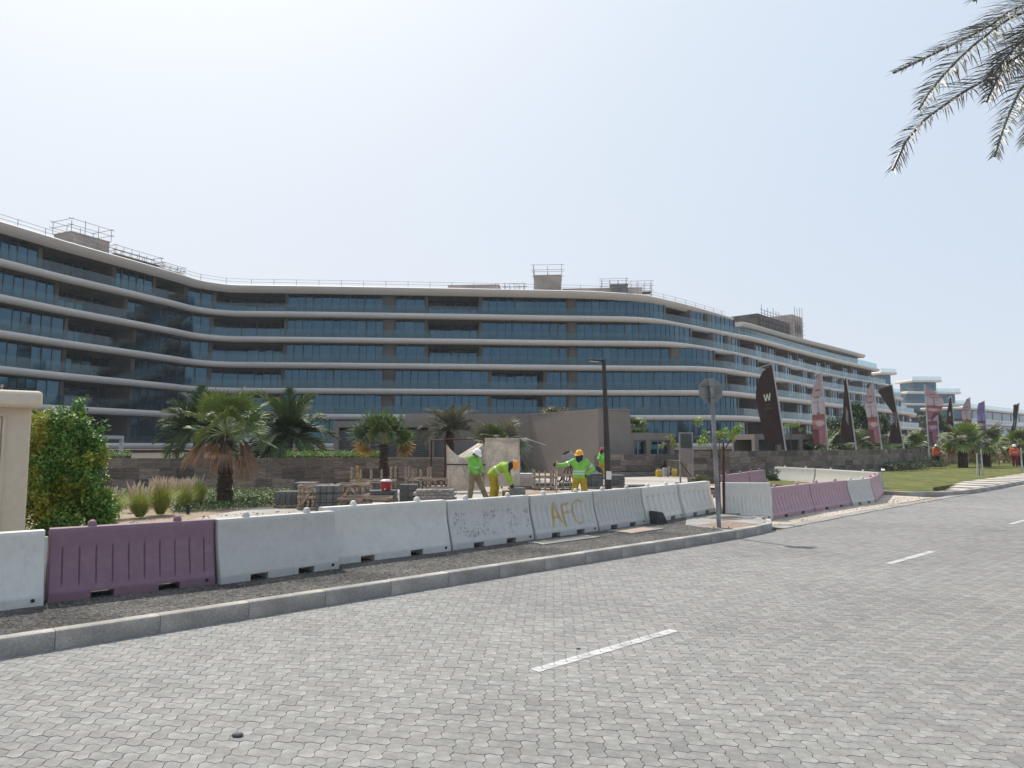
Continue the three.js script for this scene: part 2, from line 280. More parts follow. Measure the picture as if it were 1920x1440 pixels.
// site entrance: dusty concrete apron, flush gutter strip, pale paving behind the barriers
single('apron', sheet([[13.5, 7.9], [15.4, 7.72], [20.5, 8.32], [27.0, 8.72], [27.3, 12.5], [27.5, 19], [40, 28], [30, 30], [20, 22], [13, 15], [12, 10.2]].map(([s, t]) => st(s, t)).reverse(), 0.006), M({ color: C(0.62, 0.56, 0.48), map: rep(tSand, 0.13), bumpMap: rep(bRough, 0.3), bumpScale: 0.03, roughness: 1 }), null, null, null, 'structure');
{
  const g = thing('gutter_strip', null, null); g.userData.kind = 'structure'; const m = tone(mat.concrete, 0.93);
  for (let s = 14.6; s < 29.6; s += 1.5) { const a = [s + 0.004, edgeT(s) + 0.012], b = [s + 1.496, edgeT(s + 1.5) + 0.012]; part(g, 'gutter_slab', slabOf([st(...a), st(...b), st(b[0], b[1] + 0.3), st(a[0], a[1] + 0.3)], 0.012, 0.04), m); }
}
{
  const p = [[-7.66, -16.39], [-7.64, -18.37], [-7.27, -20.38], [-6.4, -21.3], [-6.1, -28.4], [-2.5, -29.7], [1, -43], [6.2, -44.8], [12.4, -48.5], [8.4, -34.3], [9, -30], [4.5, -18], [-3, -12.2], [-6, -12.5]];
  single('site_paving', sheet(p.slice().reverse(), 0.012), M({ color: C(0.52, 0.49, 0.45), map: rep(tSand, 0.17), bumpMap: rep(bFine, 0.6), bumpScale: 0.012, roughness: 1 }), null, null, null, 'structure');
}
single('lawn', slabOf([[27.55, 12.4], [27.4, 10.2], [28.6, 9.2], [31, 10.0], [40, 10.55], [60, 11.7], [95, 13.7], [160, 17], [160, 26], [90, 20.5], [68, 22.9], [49, 20.0], [30, 20.3]].map(([s, t]) => st(s, t)), 0.13, 0.2), mat.lawn, null, null, null, 'structure');
{
  const path = thing('footpath', null, null); path.userData.kind = 'structure';
  const pale = M({ color: C(0.80, 0.75, 0.67), map: rep(tBlotch, 0.4), roughness: 0.95 }), brown = M({ color: C(0.30, 0.24, 0.19), map: rep(tBlotch, 0.4), roughness: 0.95 });
  for (let i = 0, s = 28.9; s < 78; i++, s += 1.05) { const w = Math.min(1.6, 0.35 + i * 0.2), e = (q) => edgeT(q) + 0.25; part(path, 'paving_band', slabOf([st(s, e(s)), st(s + 1.045, e(s + 1.05)), st(s + 1.045, e(s + 1.05) + w), st(s, e(s) + w)], 0.145 + (i % 2) * 0.002, 0.1), i % 2 ? pale : brown); }
}
// ---------------------------------------------------------------- the long curved apartment building
// plan of each storey's slab edge (x, z), left to right; heights in metres
const LEFT = [[-58, -46], [-53.5, -58], [-50, -67.8], [-47.9, -74.5], [-44.9, -82.4], [-42.7, -88.4], [-41.2, -92.6], [-38.2, -94.9], [-34.6, -95.3], [-25.6, -95.9], [-16.9, -96.6], [-7, -97.4], [4.8, -98.5], [13, -99.1]];
const LEVEL = [
  { y: 2.05, pts: [...LEFT, [20, -99.2], [28, -99.3], [32.5, -100.6], [37.5, -105.5], [46.5, -114.5], [58, -127.2], [76, -146.3], [99.5, -171.5]] },
  { y: 6.0, pts: [...LEFT, [20, -99.2], [28, -99.3], [32.5, -100.9], [37, -105.6], [46, -114.8], [57.6, -127.8], [76, -146.6], [98.4, -171.1]] },
  { y: 9.5, pts: [...LEFT, [20, -99.3], [27, -99.4], [31, -101.0], [36, -105.9], [45.7, -115.7], [57.2, -128.7], [75.5, -147.2], [97, -170.4]] },
  { y: 13.0, pts: [...LEFT, [19, -99.6], [25.5, -100.0], [29.8, -102.0], [35.4, -107.5], [45, -118.5], [55.7, -131.2], [68, -144.3], [80, -155.5], [92.7, -168.1]] },
  { y: 16.5, pts: [...LEFT, [18, -99.4], [22.4, -100.1], [27, -103.3], [34.8, -110.9], [47.5, -125], [58.4, -137.7], [71.5, -152], [90.6, -170.4]] },
  { y: 20.0, pts: [...LEFT, [16.5, -99.5], [20.3, -100.8], [25, -104.6], [35.9, -114.2], [41, -118.8], [52.2, -131.2], [68.9, -149.2], [87.4, -168.1]] },
  { y: 23.5, pts: [...LEFT.slice(0, 13), [11, -99.2], [15, -100.2], [18.8, -101.6], [23.4, -105.4], [28.7, -110.6], [37.6, -120.3]] },
];
function run(pts, step = 0.8) { // resampled line with arc length, outward normals
  const cv = new THREE.CatmullRomCurve3(pts.map(([x, z]) => V(x, 0, z)), false, 'centripetal'); cv.arcLengthDivisions = 1200;
  const L = cv.getLength(), n = Math.ceil(L / step), P = [];
  for (let i = 0; i <= n; i++) { const p = cv.getPointAt(i / n), t = cv.getTangentAt(i / n); P.push({ x: p.x, z: p.z, nx: -t.z, nz: t.x, a: L * i / n }); }
  let best = 0, bd = 1e9; P.forEach((p, i) => { const d = Math.hypot(p.x + 40.2, p.z + 93.8); if (d < bd) { bd = d; best = P[i].a; } });
  P.forEach((p) => { p.a -= best; });
  return { P, a0: P[0].a, a1: P[n].a, at(a, o = 0) { let i = Math.max(0, Math.min(n - 1, Math.floor((a - P[0].a) / (L / n)))); const p = P[i], q = P[i + 1], f = (a - p.a) / (q.a - p.a); const nx = p.nx + (q.nx - p.nx) * f, nz = p.nz + (q.nz - p.nz) * f, l = Math.hypot(nx, nz); return { x: p.x + (q.x - p.x) * f + o * nx / l, z: p.z + (q.z - p.z) * f + o * nz / l, nx: nx / l, nz: nz / l }; } };
}
function sweep(rn, prof, y, a0 = rn.a0, a1 = rn.a1, step = 0.8, closed = true) {
  const n = Math.max(1, Math.ceil((a1 - a0) / step)), pos = [], rows = [];
  for (let i = 0; i <= n; i++) { const a = a0 + (a1 - a0) * i / n; rows.push(prof.map(([o, h]) => { const p = rn.at(a, o); return [p.x, y + h, p.z]; })); }
  const m = prof.length, e = closed ? m : m - 1;
  for (let i = 0; i < n; i++) for (let k = 0; k < e; k++) { const A = rows[i][k], B = rows[i + 1][k], Cc = rows[i + 1][(k + 1) % m], D = rows[i][(k + 1) % m]; pos.push(...A, ...Cc, ...B, ...A, ...D, ...Cc); }
  if (closed) for (const [r, s] of [[rows[0], 1], [rows[n], -1]]) { const t = THREE.ShapeUtils.triangulateShape(prof.map(([o, h]) => new THREE.Vector2(o, h)), []); for (const f of t) for (const q of s > 0 ? f : [...f].reverse()) pos.push(...r[q]); }
  return tris(pos);
}
const smooth = (g, ang = 0.6) => boxUV(toCreasedNormals(g, ang));
const bld = thing('apartment_building', 'long curved six-storey apartment building with pale balcony bands and blue glass', 'building');
const runs = LEVEL.map((l) => run(l.pts));
const glassPane = [0, 1, 2, 3].map((i) => M({ color: C([0.010, 0.014, 0.02, 0.05][i], [0.024, 0.032, 0.038, 0.07][i], [0.036, 0.044, 0.048, 0.08][i]), roughness: [0.04, 0.05, 0.07, 0.05][i], ior: 2.02, specularColor: C(0.38, 0.77, 1.0) }));
const railGlass = M({ color: C(0.60, 0.78, 0.79), transmission: 1, thickness: 0, roughness: 0.02, ior: 1.5 });
const farRail = M({ color: C(0.80, 0.88, 0.88), transmission: 1, thickness: 0, roughness: 0.02, ior: 1.5 });
const PROF = [[-7.2, 0], [-0.12, 0], [0.0, -0.03], [0.10, -0.11], [0.13, -0.2], [0.08, -0.52], [-0.12, -0.78], [-0.4, -0.84], [-0.55, -0.74], [-7.2, -0.74]];
{
  const panes = [], mull = new MB(), wallM = new MB();
  const rr = R(5);
  LEVEL.forEach((lv, i) => {
    const rn = runs[i];
    // slab with shaped fascia: the fascia and the plain slab behind it
    const roofTop = i === 6, prof = roofTop ? [[-0.5, 0.12], [-0.12, 0.12], [0.35, 0.02], [0.5, -0.1], [0.42, -0.35], [0.0, -0.82], [-0.3, -0.98], [-0.5, -0.9]] : [[-0.5, 0], [-0.12, 0], [0.0, -0.03], [0.10, -0.11], [0.13, -0.2], [0.08, -0.46], [-0.12, -0.68], [-0.4, -0.76], [-0.5, -0.75]];
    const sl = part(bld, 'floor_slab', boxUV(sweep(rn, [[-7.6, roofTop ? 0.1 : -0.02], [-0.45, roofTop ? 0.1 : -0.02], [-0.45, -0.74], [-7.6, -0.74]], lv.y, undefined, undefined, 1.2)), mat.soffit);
    part(sl, 'fascia_band', smooth(sweep(rn, prof, lv.y)), mat.fascia);
    if (i === 0) part(bld, 'podium_wall', boxUV(sweep(rn, [[-7.3, -2.2], [-0.7, -2.2], [-0.7, -0.84], [-7.3, -0.84]], lv.y, undefined, undefined, 1.5)), mat.facade);
    if (i === 6) return;
    const up = runs[i + 1], H = LEVEL[i + 1].y - lv.y - 0.76, end = i === 5 ? Math.min(up.a1, rn.a1) - 1.2 : Math.min(rn.a1, up.a1) - 1;
    // back wall closes the storey
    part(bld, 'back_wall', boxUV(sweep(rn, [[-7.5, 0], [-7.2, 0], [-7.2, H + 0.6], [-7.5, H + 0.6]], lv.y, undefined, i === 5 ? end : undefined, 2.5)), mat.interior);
    // segments along the front
    const top = [
      [[-21, 'l', -10.4]], [[-19, 'l', -10.3], [37.7, 'l', 45.4]], [[-19, 'l', -10.3], [37.7, 'l', 45.4]], [[-19, 'l', -10.3], [0.4, 'l', 9.2], [28.7, 'l', 36.3], [63.5, 'w', 64.8]], [[-20.2, 'l', -11.6], [0.5, 'l', 9.3], [28.7, 'l', 36.3]], [[-22.2, 'l', -13.4], [-7.5, 'l', -2.4], [0.7, 'l', 9.4], [28.7, 'l', 36.3]],
    ][i];
    if (i === 1 || i === 2) top.push([0.4, 'l', 9.0]);
    top.push([22.9, 'w', 24.2], [48.8, 'w', 49.8]);
    // the receding right wing repeats rooms and loggias
    const w0 = [78, 76, 74, 72.5, 70, 66][i]; for (let a = w0; a + 7 < end; a += 15.5) top.push([a, 'l', Math.min(a + 6.5, end - 0.5)], [a + 10.6, 'w', a + 11.3]);
    top.sort((p, q) => p[0] - q[0]);
    let a = rn.a0 + 0.5; const segs = [];
    for (const [x0, ty, x1] of top) { if (x1 > end) continue; if (x0 > a) segs.push([a, x0, 'g']); segs.push([x0, x1, ty]); a = x1; }
    if (a < end) segs.push([a, end, 'g']);
    const OF = -1.75;
    const addPane = (u0, u1, o, h, y) => {
      const p = rn.at(u0 + 0.03, o), q = rn.at(u1 - 0.03, o); const L = Math.hypot(q.x - p.x, q.z - p.z), ry = Math.atan2(-(q.z - p.z), q.x - p.x);
      panes.push({ x: (p.x + q.x) / 2, z: (p.z + q.z) / 2, y: y + h / 2, L, h, ry, a: (u0 + u1) / 2, i });
    };
    const wallBox = (u0, u1, o, dpt, h, y) => { const p = rn.at(u0, o), q = rn.at(u1, o), ry = Math.atan2(-(q.z - p.z), q.x - p.x); wallM.box((p.x + q.x) / 2, y + h / 2, (p.z + q.z) / 2, Math.hypot(q.x - p.x, q.z - p.z), h, dpt, ry); };
    const mullion = (u, o, h, y, w = 0.07) => { const p = rn.at(u, o); mull.box(p.x, y + h / 2, p.z, w, h, 0.12, Math.atan2(p.nx, p.nz)); };
    const side = (u, o0, o1, h, y) => { const p = rn.at(u, o0), q = rn.at(u, o1); wallM.box((p.x + q.x) / 2, y + h / 2, (p.z + q.z) / 2, 0.2, h, Math.hypot(q.x - p.x, q.z - p.z), Math.atan2(p.nx, p.nz)); };
    const glaze = (g0, g1, o) => { const n = Math.max(1, Math.round((g1 - g0) / 1.16)); let u = g0; const ws = []; let tot = 0; for (let k = 0; k < n; k++) { const w = [1, 1, 0.8, 1.25, 1][Math.floor(rr() * 5)]; ws.push(w); tot += w; } ws.forEach((w, k) => { const d = w / tot * (g1 - g0); addPane(u, u + d, o, H - 0.1, lv.y + 0.04); mullion(u, o + 0.02, H, lv.y, rr() < 0.16 ? 0.2 : 0.07); u += d; }); mullion(g1, o + 0.02, H, lv.y); };
    for (const [g0, g1, ty] of segs) {
      if (g1 - g0 < 0.3) continue;
      if (ty === 'g') { if (g1 - g0 > 2.4) { wallBox(g0, g0 + 0.24, OF, 0.3, H, lv.y); wallBox(g1 - 0.24, g1, OF, 0.3, H, lv.y); glaze(g0 + 0.24, g1 - 0.24, OF); } else wallBox(g0, g1, OF, 0.3, H, lv.y); }
      else if (ty === 'w') wallBox(g0, g1, OF + 0.25, 0.35, H, lv.y);
      else { side(g0 + 0.1, OF + 0.1, -6.9, H, lv.y); side(g1 - 0.1, OF + 0.1, -6.9, H, lv.y); glaze(g0 + 0.25, g1 - 0.25, -5.2); }
    }
    // glass balustrade panels
    const rl = i === 5 ? rn.a1 - 0.6 : rn.a1 - 0.6;
    const seen = i === 0 ? 0 : 1; let cnt = 0;
    for (let u = rn.a0 + 0.5; u < rl - 0.5; u += 2.2) {
      const e = Math.min(u + 2.18, rl), p = rn.at(u, -0.28), q = rn.at(e, -0.28), L = Math.hypot(q.x - p.x, q.z - p.z);
      if (L < 0.3) continue;
      const o = part(bld, 'balustrade_panel', new THREE.BoxGeometry(L, 1.08, 0.018), railGlass); o.position.set((p.x + q.x) / 2, lv.y + 0.56, (p.z + q.z) / 2); o.rotation.y = Math.atan2(-(q.z - p.z), q.x - p.x); o.userData.a = u; o.userData.i = i;
    }
  });
  // the 300 panes that show largest are parts of their own, the rest one part
  const v = V(0, 0, 0);
  for (const p of panes) { v.set(p.x, p.y, p.z).project(camera); p.k = (Math.abs(v.x) < 1.02 && p.i > 0) ? p.L / Math.hypot(p.x, p.z) * Math.abs(Math.cos(p.ry - Math.atan2(-p.x, p.z))) : -1; }
  panes.sort((p, q) => q.k - p.k);
  const rest = new MB(), r2 = R(9), pg = new Map();
  panes.forEach((p, n) => {
    const m = glassPane[r2() < 0.5 ? 0 : r2() < 0.55 ? 1 : r2() < 0.7 ? 2 : 3], tilt = (r2() - 0.5) * 0.03, tv = (r2() - 0.5) * 0.02;
    if (n < 300) { const key = p.L.toFixed(1) + p.h.toFixed(2); if (!pg.has(key)) pg.set(key, new THREE.BoxGeometry(+p.L.toFixed(1), p.h, 0.03)); const o = part(bld, 'window_pane', pg.get(key), m); o.position.set(p.x, p.y, p.z); o.rotation.set(tv, p.ry + tilt, 0, 'YXZ'); }
    else rest.box(p.x, p.y, p.z, p.L, p.h, 0.03, p.ry + tilt, tv);
  });
  const ro = part(bld, 'far_window_panes', rest.geo(), glassPane[1]); ro.userData.kind = 'stuff';
  const fo = part(bld, 'window_frames', mull.geo(), mat.frame); fo.userData.kind = 'stuff';
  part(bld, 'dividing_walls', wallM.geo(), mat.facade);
  // over 300 balustrade panels: those in view stay, the rest are joined
  const bp = bld.children.filter((o) => o.name === 'balustrade_panel'); bp.forEach((o) => { v.copy(o.position).project(camera); o.userData.k = (Math.abs(v.x) < 1.02 && o.userData.i > 0) ? 1 / o.position.length() : 0; });
  bp.sort((p, q) => q.userData.k - p.userData.k); const br = new MB();
  bp.forEach((o, n) => { if (n >= 280) { o.updateMatrix(); br.add(o.geometry, o.matrix); bld.remove(o); } o.userData = {}; });
  if (br.l.length) { const o = part(bld, 'far_balustrade_panels', br.geo(), railGlass); o.userData.kind = 'stuff'; }
  // roof edge guard rail
  const gr = new MB(), rt = runs[6];
  for (let a = rt.a0 + 1; a < rt.a1 - 1; a += 3.05) { const p = rt.at(a, -0.6); gr.rod(V(p.x, 23.55, p.z), V(p.x, 24.55, p.z), 0.03, 0.03, 5); const q = rt.at(Math.min(a + 3.05, rt.a1 - 1), -0.6); for (const h of [24.1, 24.5]) gr.rod(V(p.x, h, p.z), V(q.x, h, q.z), 0.022, 0.022, 4); }
  part(bld, 'roof_rail', gr.geo(), mat.pipe);
  // penthouse roof of the right wing
  const ph = run([[40.5, -123.5], [43.4, -126.4], [56.8, -140.9], [72.3, -156.4], [84.5, -169.0]]), prp = [[-7.5, 0.1], [-0.3, 0.1], [0.2, 0.02], [0.3, -0.1], [0.2, -0.35], [-0.1, -0.7], [-0.5, -0.78], [-0.6, -0.7], [-7.5, -0.7]];
  part(bld, 'penthouse_roof', smooth(sweep(ph, prp, 23.4)), mat.fascia);
  part(bld, 'penthouse_wall', boxUV(sweep(ph, [[-7.4, 0], [-1.6, 0], [-1.6, 2.7], [-7.4, 2.7]], 20.0)), mat.facade);
  const pp = new MB(), pm = new MB(); for (let a = ph.a0 + 1; a < ph.a1 - 1.5; a += 1.3) { if (Math.floor(a / 1.3) % 9 === 8) continue; const p = ph.at(a, -1.52), q = ph.at(a + 1.22, -1.52); pp.box((p.x + q.x) / 2, 21.3, (p.z + q.z) / 2, Math.hypot(q.x - p.x, q.z - p.z), 2.4, 0.04, Math.atan2(-(q.z - p.z), q.x - p.x)); const m = ph.at(a, -1.5); pm.box(m.x, 21.3, m.z, 0.07, 2.5, 0.12, Math.atan2(m.nx, m.nz)); }
  const po = part(bld, 'penthouse_panes', pp.geo(), glassPane[1]); po.userData.kind = 'stuff'; part(bld, 'penthouse_frames', pm.geo(), mat.frame);
}
// things on the roof
function scaffold(name, label, x, y, z, w, d, h, ry, lifts, posts, seed) {
  const t = thing(name, label, 'scaffold', [x, y, z], ry, 'scaffolds on the roof'), r = R(seed), s = new MB(), l = new MB();
  for (let i = 0; i <= posts; i++) for (const k of [-0.5, 0.5]) { const px = -w / 2 + w * i / posts; s.rod(V(px, 0, k * d), V(px, h * (0.8 + 0.25 * r()), k * d), 0.032, 0.032, 5); }
  for (let j = 1; j <= lifts; j++) { const yy = h * j / (lifts + 0.15); for (const k of [-0.5, 0.5]) l.rod(V(-w / 2 - 0.4, yy, k * d), V(w / 2 + 0.4, yy, k * d), 0.03, 0.03, 5); for (const k of [-0.5, 0.5]) l.rod(V(k * w, yy, -d / 2 - 0.3), V(k * w, yy, d / 2 + 0.3), 0.03, 0.03, 5); }
  part(t, 'standards', s.geo(), mat.pipe); part(t, 'ledgers', l.geo(), mat.pipe);
  if (lifts > 2) part(t, 'deck_boards', new MB().box(0, h * 0.42, 0, w, 0.06, d * 0.9).geo(), mat.woodD);
  return t;
}
function roofBlock(label, x, y, z, w, h, d, ry, m = mat.roofbox) { const t = thing('roof_block', label, 'roof block', [x, y, z], ry, 'blocks on the roof'); part(t, 'block_wall', boxUV(new THREE.BoxGeometry(w, h, d)).translate(0, h / 2, 0), m); part(t, 'coping', boxUV(new RoundedBoxGeometry(w + 0.15, 0.14, d + 0.15, 1, 0.03)).translate(0, h + 0.06, 0), tone(m, 1.08)); return t; }
const RY = 23.61;
roofBlock('pinkish stair block on the left roof', -49.6, RY, -80.2, 4.6, 1.9, 3.0, 1.15);
scaffold('scaffold', 'scaffold frame round the top of the left stair block', -49.6, RY + 2.02, -80.2, 4.8, 3.2, 1.5, 1.15, 2, 3, 1);
scaffold('scaffold', 'low dense scaffold right of the left stair block', -46.4, RY, -85.6, 6.5, 1.6, 1.9, 1.2, 3, 6, 2);
scaffold('scaffold', 'small scaffold end farther along the left roof edge', -44.4, RY, -90.6, 3.2, 1.4, 1.5, 1.2, 3, 3, 3);
roofBlock('long low cream box on the middle roof', -5.5, RY, -102.4, 7.4, 1.2, 2.6, -0.07, tone(mat.roofbox, 1.35));
roofBlock('tall pinkish stair block on the middle roof', 5.3, RY, -103.5, 4.0, 2.75, 4.0, -0.07);
scaffold('scaffold', 'scaffold frame on top of the middle stair block', 5.3, RY + 2.87, -103.5, 4.1, 4.1, 1.6, -0.07, 2, 2, 4);
scaffold('scaffold', 'scaffold beside the middle stair block on its left', 0.4, RY, -102.6, 2.8, 2, 1.7, -0.07, 3, 4, 5);
roofBlock('long low pale parapet block on the right roof', 13.4, RY, -104.2, 11.6, 1.15, 2.4, -0.1, tone(mat.roofbox, 1.3));
roofBlock('small grey plant box on the right roof', 15.6, RY, -101.9, 2.4, 1.3, 1.6, -0.1, mat.concreteD);
scaffold('scaffold', 'thin scaffold standing on the right parapet block', 15.2, RY + 1.3, -104.2, 3.6, 1.4, 1.6, -0.1, 2, 3, 6);
scaffold('scaffold', 'dense scaffold at the right end of the parapet', 19.6, RY, -106.4, 3.0, 2.0, 3.0, -0.1, 4, 3, 7);
// unfinished plant storey behind the right wing
{
  const t = thing('plant_storey', 'dark unfinished plant storey wrapped in mesh above the right wing', 'building', [51, 23.52, -140.2], 0.83);
  part(t, 'mesh_wall', boxUV(new THREE.BoxGeometry(15, 2.6, 6)).translate(-4, 1.3, 0), M({ color: C(0.14, 0.125, 0.11), map: rep(tBlotch, 0.3), roughness: 1 }));
  part(t, 'lift_core', boxUV(new THREE.BoxGeometry(5.6, 4.6, 6)).translate(7.4, 2.3, 0.2), mat.roofbox);
  const m = new MB(); for (let i = 0; i < 3; i++) m.box(6.2 + i * 1.2, 1.9, 3.24, 0.6, 1.5, 0.06); part(t, 'louvre', m.geo(), mat.frame);
  const s = new MB(); const r = R(3); for (let i = 0; i < 16; i++) { const x = -11 + i * 1.35; s.rod(V(x, 0, 3.5), V(x, 3.4 + r() * 1.2 + (x > 4 ? 2 : 0), 3.5), 0.05, 0.05, 4); } for (const y of [0.9, 1.8, 2.7, 3.3]) s.rod(V(-11.5, y, 3.5), V(10.5, y, 3.5), 0.045, 0.045, 4);
  part(t, 'scaffold_pipes', s.geo(), mat.pipe);
}
// farther buildings of the same kind, towards the right
function terraceBlock(label, x, z, ry, levels) { // levels: [y, x0, x1, depth, hasGlassBelow]
  const t = thing('terrace_block', label, 'building', [x, 0, z], ry);
  levels.forEach(([y, x0, x1, d, h], i) => {
    const g = new RoundedBoxGeometry(x1 - x0, 0.9, d, 3, 0.4); const s = part(t, 'floor_slab', boxUV(g).translate((x0 + x1) / 2, y - 0.45, -d / 2), mat.fascia);
    if (h) {
      part(t, 'storey_wall', boxUV(new THREE.BoxGeometry(x1 - x0 - 2.6, h, d - 3)).translate((x0 + x1) / 2, y - 0.9 - h / 2, -d / 2 - 0.2), mat.facade);
      const n = Math.max(2, Math.round((x1 - x0 - 3) / 1.6)), w = (x1 - x0 - 3) / n; const pn = new MB();
      for (let k = 0; k < n; k++) if (k % 7 !== 5) pn.box(x0 + 1.5 + (k + 0.5) * w, y - 0.9 - h / 2, -1.62, w * 0.93, h * 0.94, 0.06);
      const o = part(t, 'window_panes', pn.geo(), glassPane[2]); o.userData.kind = 'stuff';
      part(t, 'side_panes', boxUV(new THREE.BoxGeometry(0.06, h * 0.94, d - 5)).translate(x0 + 1.22, y - 0.9 - h / 2, -d / 2), glassPane[1]);
    }
    part(t, 'balustrade', boxUV(new THREE.BoxGeometry(x1 - x0 - 0.6, 1.05, 0.03)).translate((x0 + x1) / 2, y + 0.53, -0.3), farRail);
  });
  return t;
}
terraceBlock('narrow rounded corner tower beyond the right wing', 124.5, -233, 0.35, [[26, -3.6, 3.6, 9, 5], [19.4, -5, 5.5, 11, 3], [15, -6, 7, 12, 3], [10.5, -7, 9, 12, 3], [6, -8, 11, 12, 3]]);
terraceBlock('stepped white terrace block with blue glass behind the flags', 149, -250, 0.1, [[25.0, -8, 3.5, 10, 3.2], [20.8, -10, 10.5, 13, 3.2], [16.6, -13, 12, 14, 3.2], [12.4, -13, 14, 14, 3.2], [8, -13, 16, 14, 3.4]]);
terraceBlock('long low white terrace block reaching to the right edge', 176, -255, 0.72, [[14.4, -38, 42, 14, 3], [9.6, -38, 44, 14, 3.2], [5.2, -38, 46, 14, 3]]);
single('far_building', boxUV(new RoundedBoxGeometry(26, 13, 14, 1, 0.1)).translate(243, 6.4, -338), tone(mat.beige, 0.85), 'plain beige building at the far right horizon', 'building');
// ---------------------------------------------------------------- plastic road barriers
function barrierGeo(L, h, grooves, gw, gd) {
  const rows = [[0.075, 0.212], [0.095, 0.212], [0.125, 0.2], [0.135, 0.197], [0.17, 0.188], [0.3, 0.150], [0.42, 0.115], [0.52, 0.1], [0.555, 0.095], [0.6, 0.092], [0.69, 0.09], [0.725, 0.087], [0.74, 0.078]].map(([y, z]) => [y * h / 0.74, z]);
  const xs = new Set([-L / 2, -L / 2 + 0.012, L / 2 - 0.012, L / 2]), gx = [];
  for (let i = 0; i < grooves; i++) { const c = -L / 2 + L * (i + 0.75) / (grooves + 0.5); gx.push(c); for (const d of [-gw, -gw * 0.5, 0, gw * 0.5, gw]) xs.add(c + d); }
  const slots = [[-L * 0.2, 0.11], [L * 0.2, 0.11]]; for (const [c, w] of slots) { xs.add(c - w); xs.add(c + w); }
  const X = [...xs].sort((p, q) => p - q), pos = [], uv = [];
  const off = (x, y) => { if (y < 0.13 || y > 0.56) return 0; for (const c of gx) { const d = Math.abs(x - c); if (d < gw) return gd * Math.cos(d / gw * PI / 2) * Math.min(1, (y - 0.13) / 0.02, (0.56 - y) / 0.03); } return 0; };
  const P = (x, r, s) => { const e = Math.abs(x) > L / 2 - 0.006 ? 0.008 : 0; return [x, r[0], s * (r[1] - off(x, r[0]) - e)]; };
  const put = (a, b, c, d, s) => { for (const q of s > 0 ? [a, b, c, a, c, d] : [a, c, b, a, d, c]) { pos.push(...q); uv.push(q[0] / L + 0.5, q[1] / h * 0.5 * 0.98 + (s > 0 ? 0.005 : 0.505)); } };
  for (const s of [1, -1]) {
    for (let i = 0; i < X.length - 1; i++) for (let k = 0; k < rows.length - 1; k++) put(P(X[i], rows[k], s), P(X[i + 1], rows[k], s), P(X[i + 1], rows[k + 1], s), P(X[i], rows[k + 1], s), s);
    for (let i = 0; i < X.length - 1; i++) { const m = (X[i] + X[i + 1]) / 2; if (slots.some(([c, w]) => Math.abs(m - c) < w)) continue; const z = 0.212; put([X[i], 0, s * z], [X[i + 1], 0, s * z], [X[i + 1], rows[0][0], s * z], [X[i], rows[0][0], s * z], s); }
    const e = s * L / 2; // end faces
    for (let k = 0; k < rows.length - 1; k++) { const a = rows[k], b = rows[k + 1]; put([e, a[0], a[1] - 0.008], [e, a[0], -a[1] + 0.008], [e, b[0], -b[1] + 0.008], [e, b[0], b[1] - 0.008], s); }
    put([e, 0, 0.204], [e, 0, -0.204], [e, rows[0][0], -0.204], [e, rows[0][0], 0.204], s);
    for (const [c, w] of slots) { const x = c + s * w, y = rows[0][0]; put([x, 0, -0.212], [x, 0, 0.212], [x, y, 0.212], [x, y, -0.212], s); }
  }
  const t = rows[rows.length - 1]; put([-L / 2, t[0], t[1]], [L / 2, t[0], t[1]], [L / 2, t[0], -t[1]], [-L / 2, t[0], -t[1]], 1);
  put([-L / 2, rows[0][0], -0.21], [L / 2, rows[0][0], -0.21], [L / 2, rows[0][0], 0.21], [-L / 2, rows[0][0], 0.21], 1);
  const g = new THREE.BufferGeometry(); g.setAttribute('position', new THREE.Float32BufferAttribute(pos, 3)); g.setAttribute('uv', new THREE.Float32BufferAttribute(uv, 2)); g.computeVertexNormals(); return toCreasedNormals(g, 0.5);
}
function barrierTex(base, seed, extra) {
  return canvasTex(1024, 1024, (c, w, h) => {
    const r = R(seed); c.fillStyle = base; c.fillRect(0, 0, w, h);
    for (let i = 0; i < 900; i++) { const x = r() * w, y = r() * h; c.fillStyle = `rgba(${r() < 0.6 ? '70,66,60' : '250,250,248'},${0.008 + r() * 0.016})`; c.beginPath(); c.ellipse(x, y, 8 + r() * 60, 5 + r() * 26, r() * 3, 0, 7); c.fill(); }
    for (let i = 0; i < 260; i++) { const x = r() * w, y = r() * h, l = 20 + r() * 130; c.fillStyle = `rgba(90,84,74,${0.02 + r() * 0.05})`; c.fillRect(x, y, 1 + r() * 4, l); }
    for (let i = 0; i < 120; i++) { c.strokeStyle = `rgba(60,55,50,${0.08 + r() * 0.2})`; c.lineWidth = 0.6 + r() * 1.6; const x = r() * w, y = r() * h; c.beginPath(); c.moveTo(x, y); c.lineTo(x + (r() - 0.5) * 40, y + (r() - 0.5) * 18); c.stroke(); }
    for (const o of [0, 512]) for (let i = 0; i < 420; i++) { const k = r() * r(); c.fillStyle = `rgba(120,104,82,${0.05 + r() * 0.16})`; c.beginPath(); c.arc(r() * w, o + 510 - k * 90, 1 + r() * 4, 0, 7); c.fill(); } // splashed dust on the foot
    if (extra) extra(c, w, h, r);
  });
}
const scuffs = (c, w, h, r) => { for (let i = 0; i < 620; i++) { const x = 30 + Math.pow(r(), 0.9) * (w - 60), y = 512 + 130 + r() * 260; if (fbm(x / 900, y / 900, 8, 2) < 0.46) continue; c.fillStyle = `rgba(52,54,58,${0.25 + r() * 0.5})`; c.save(); c.translate(x, y); c.rotate((r() - 0.5) * 0.5); c.fillRect(0, 0, 2 + r() * 5, 6 + r() * 22); c.restore(); } };
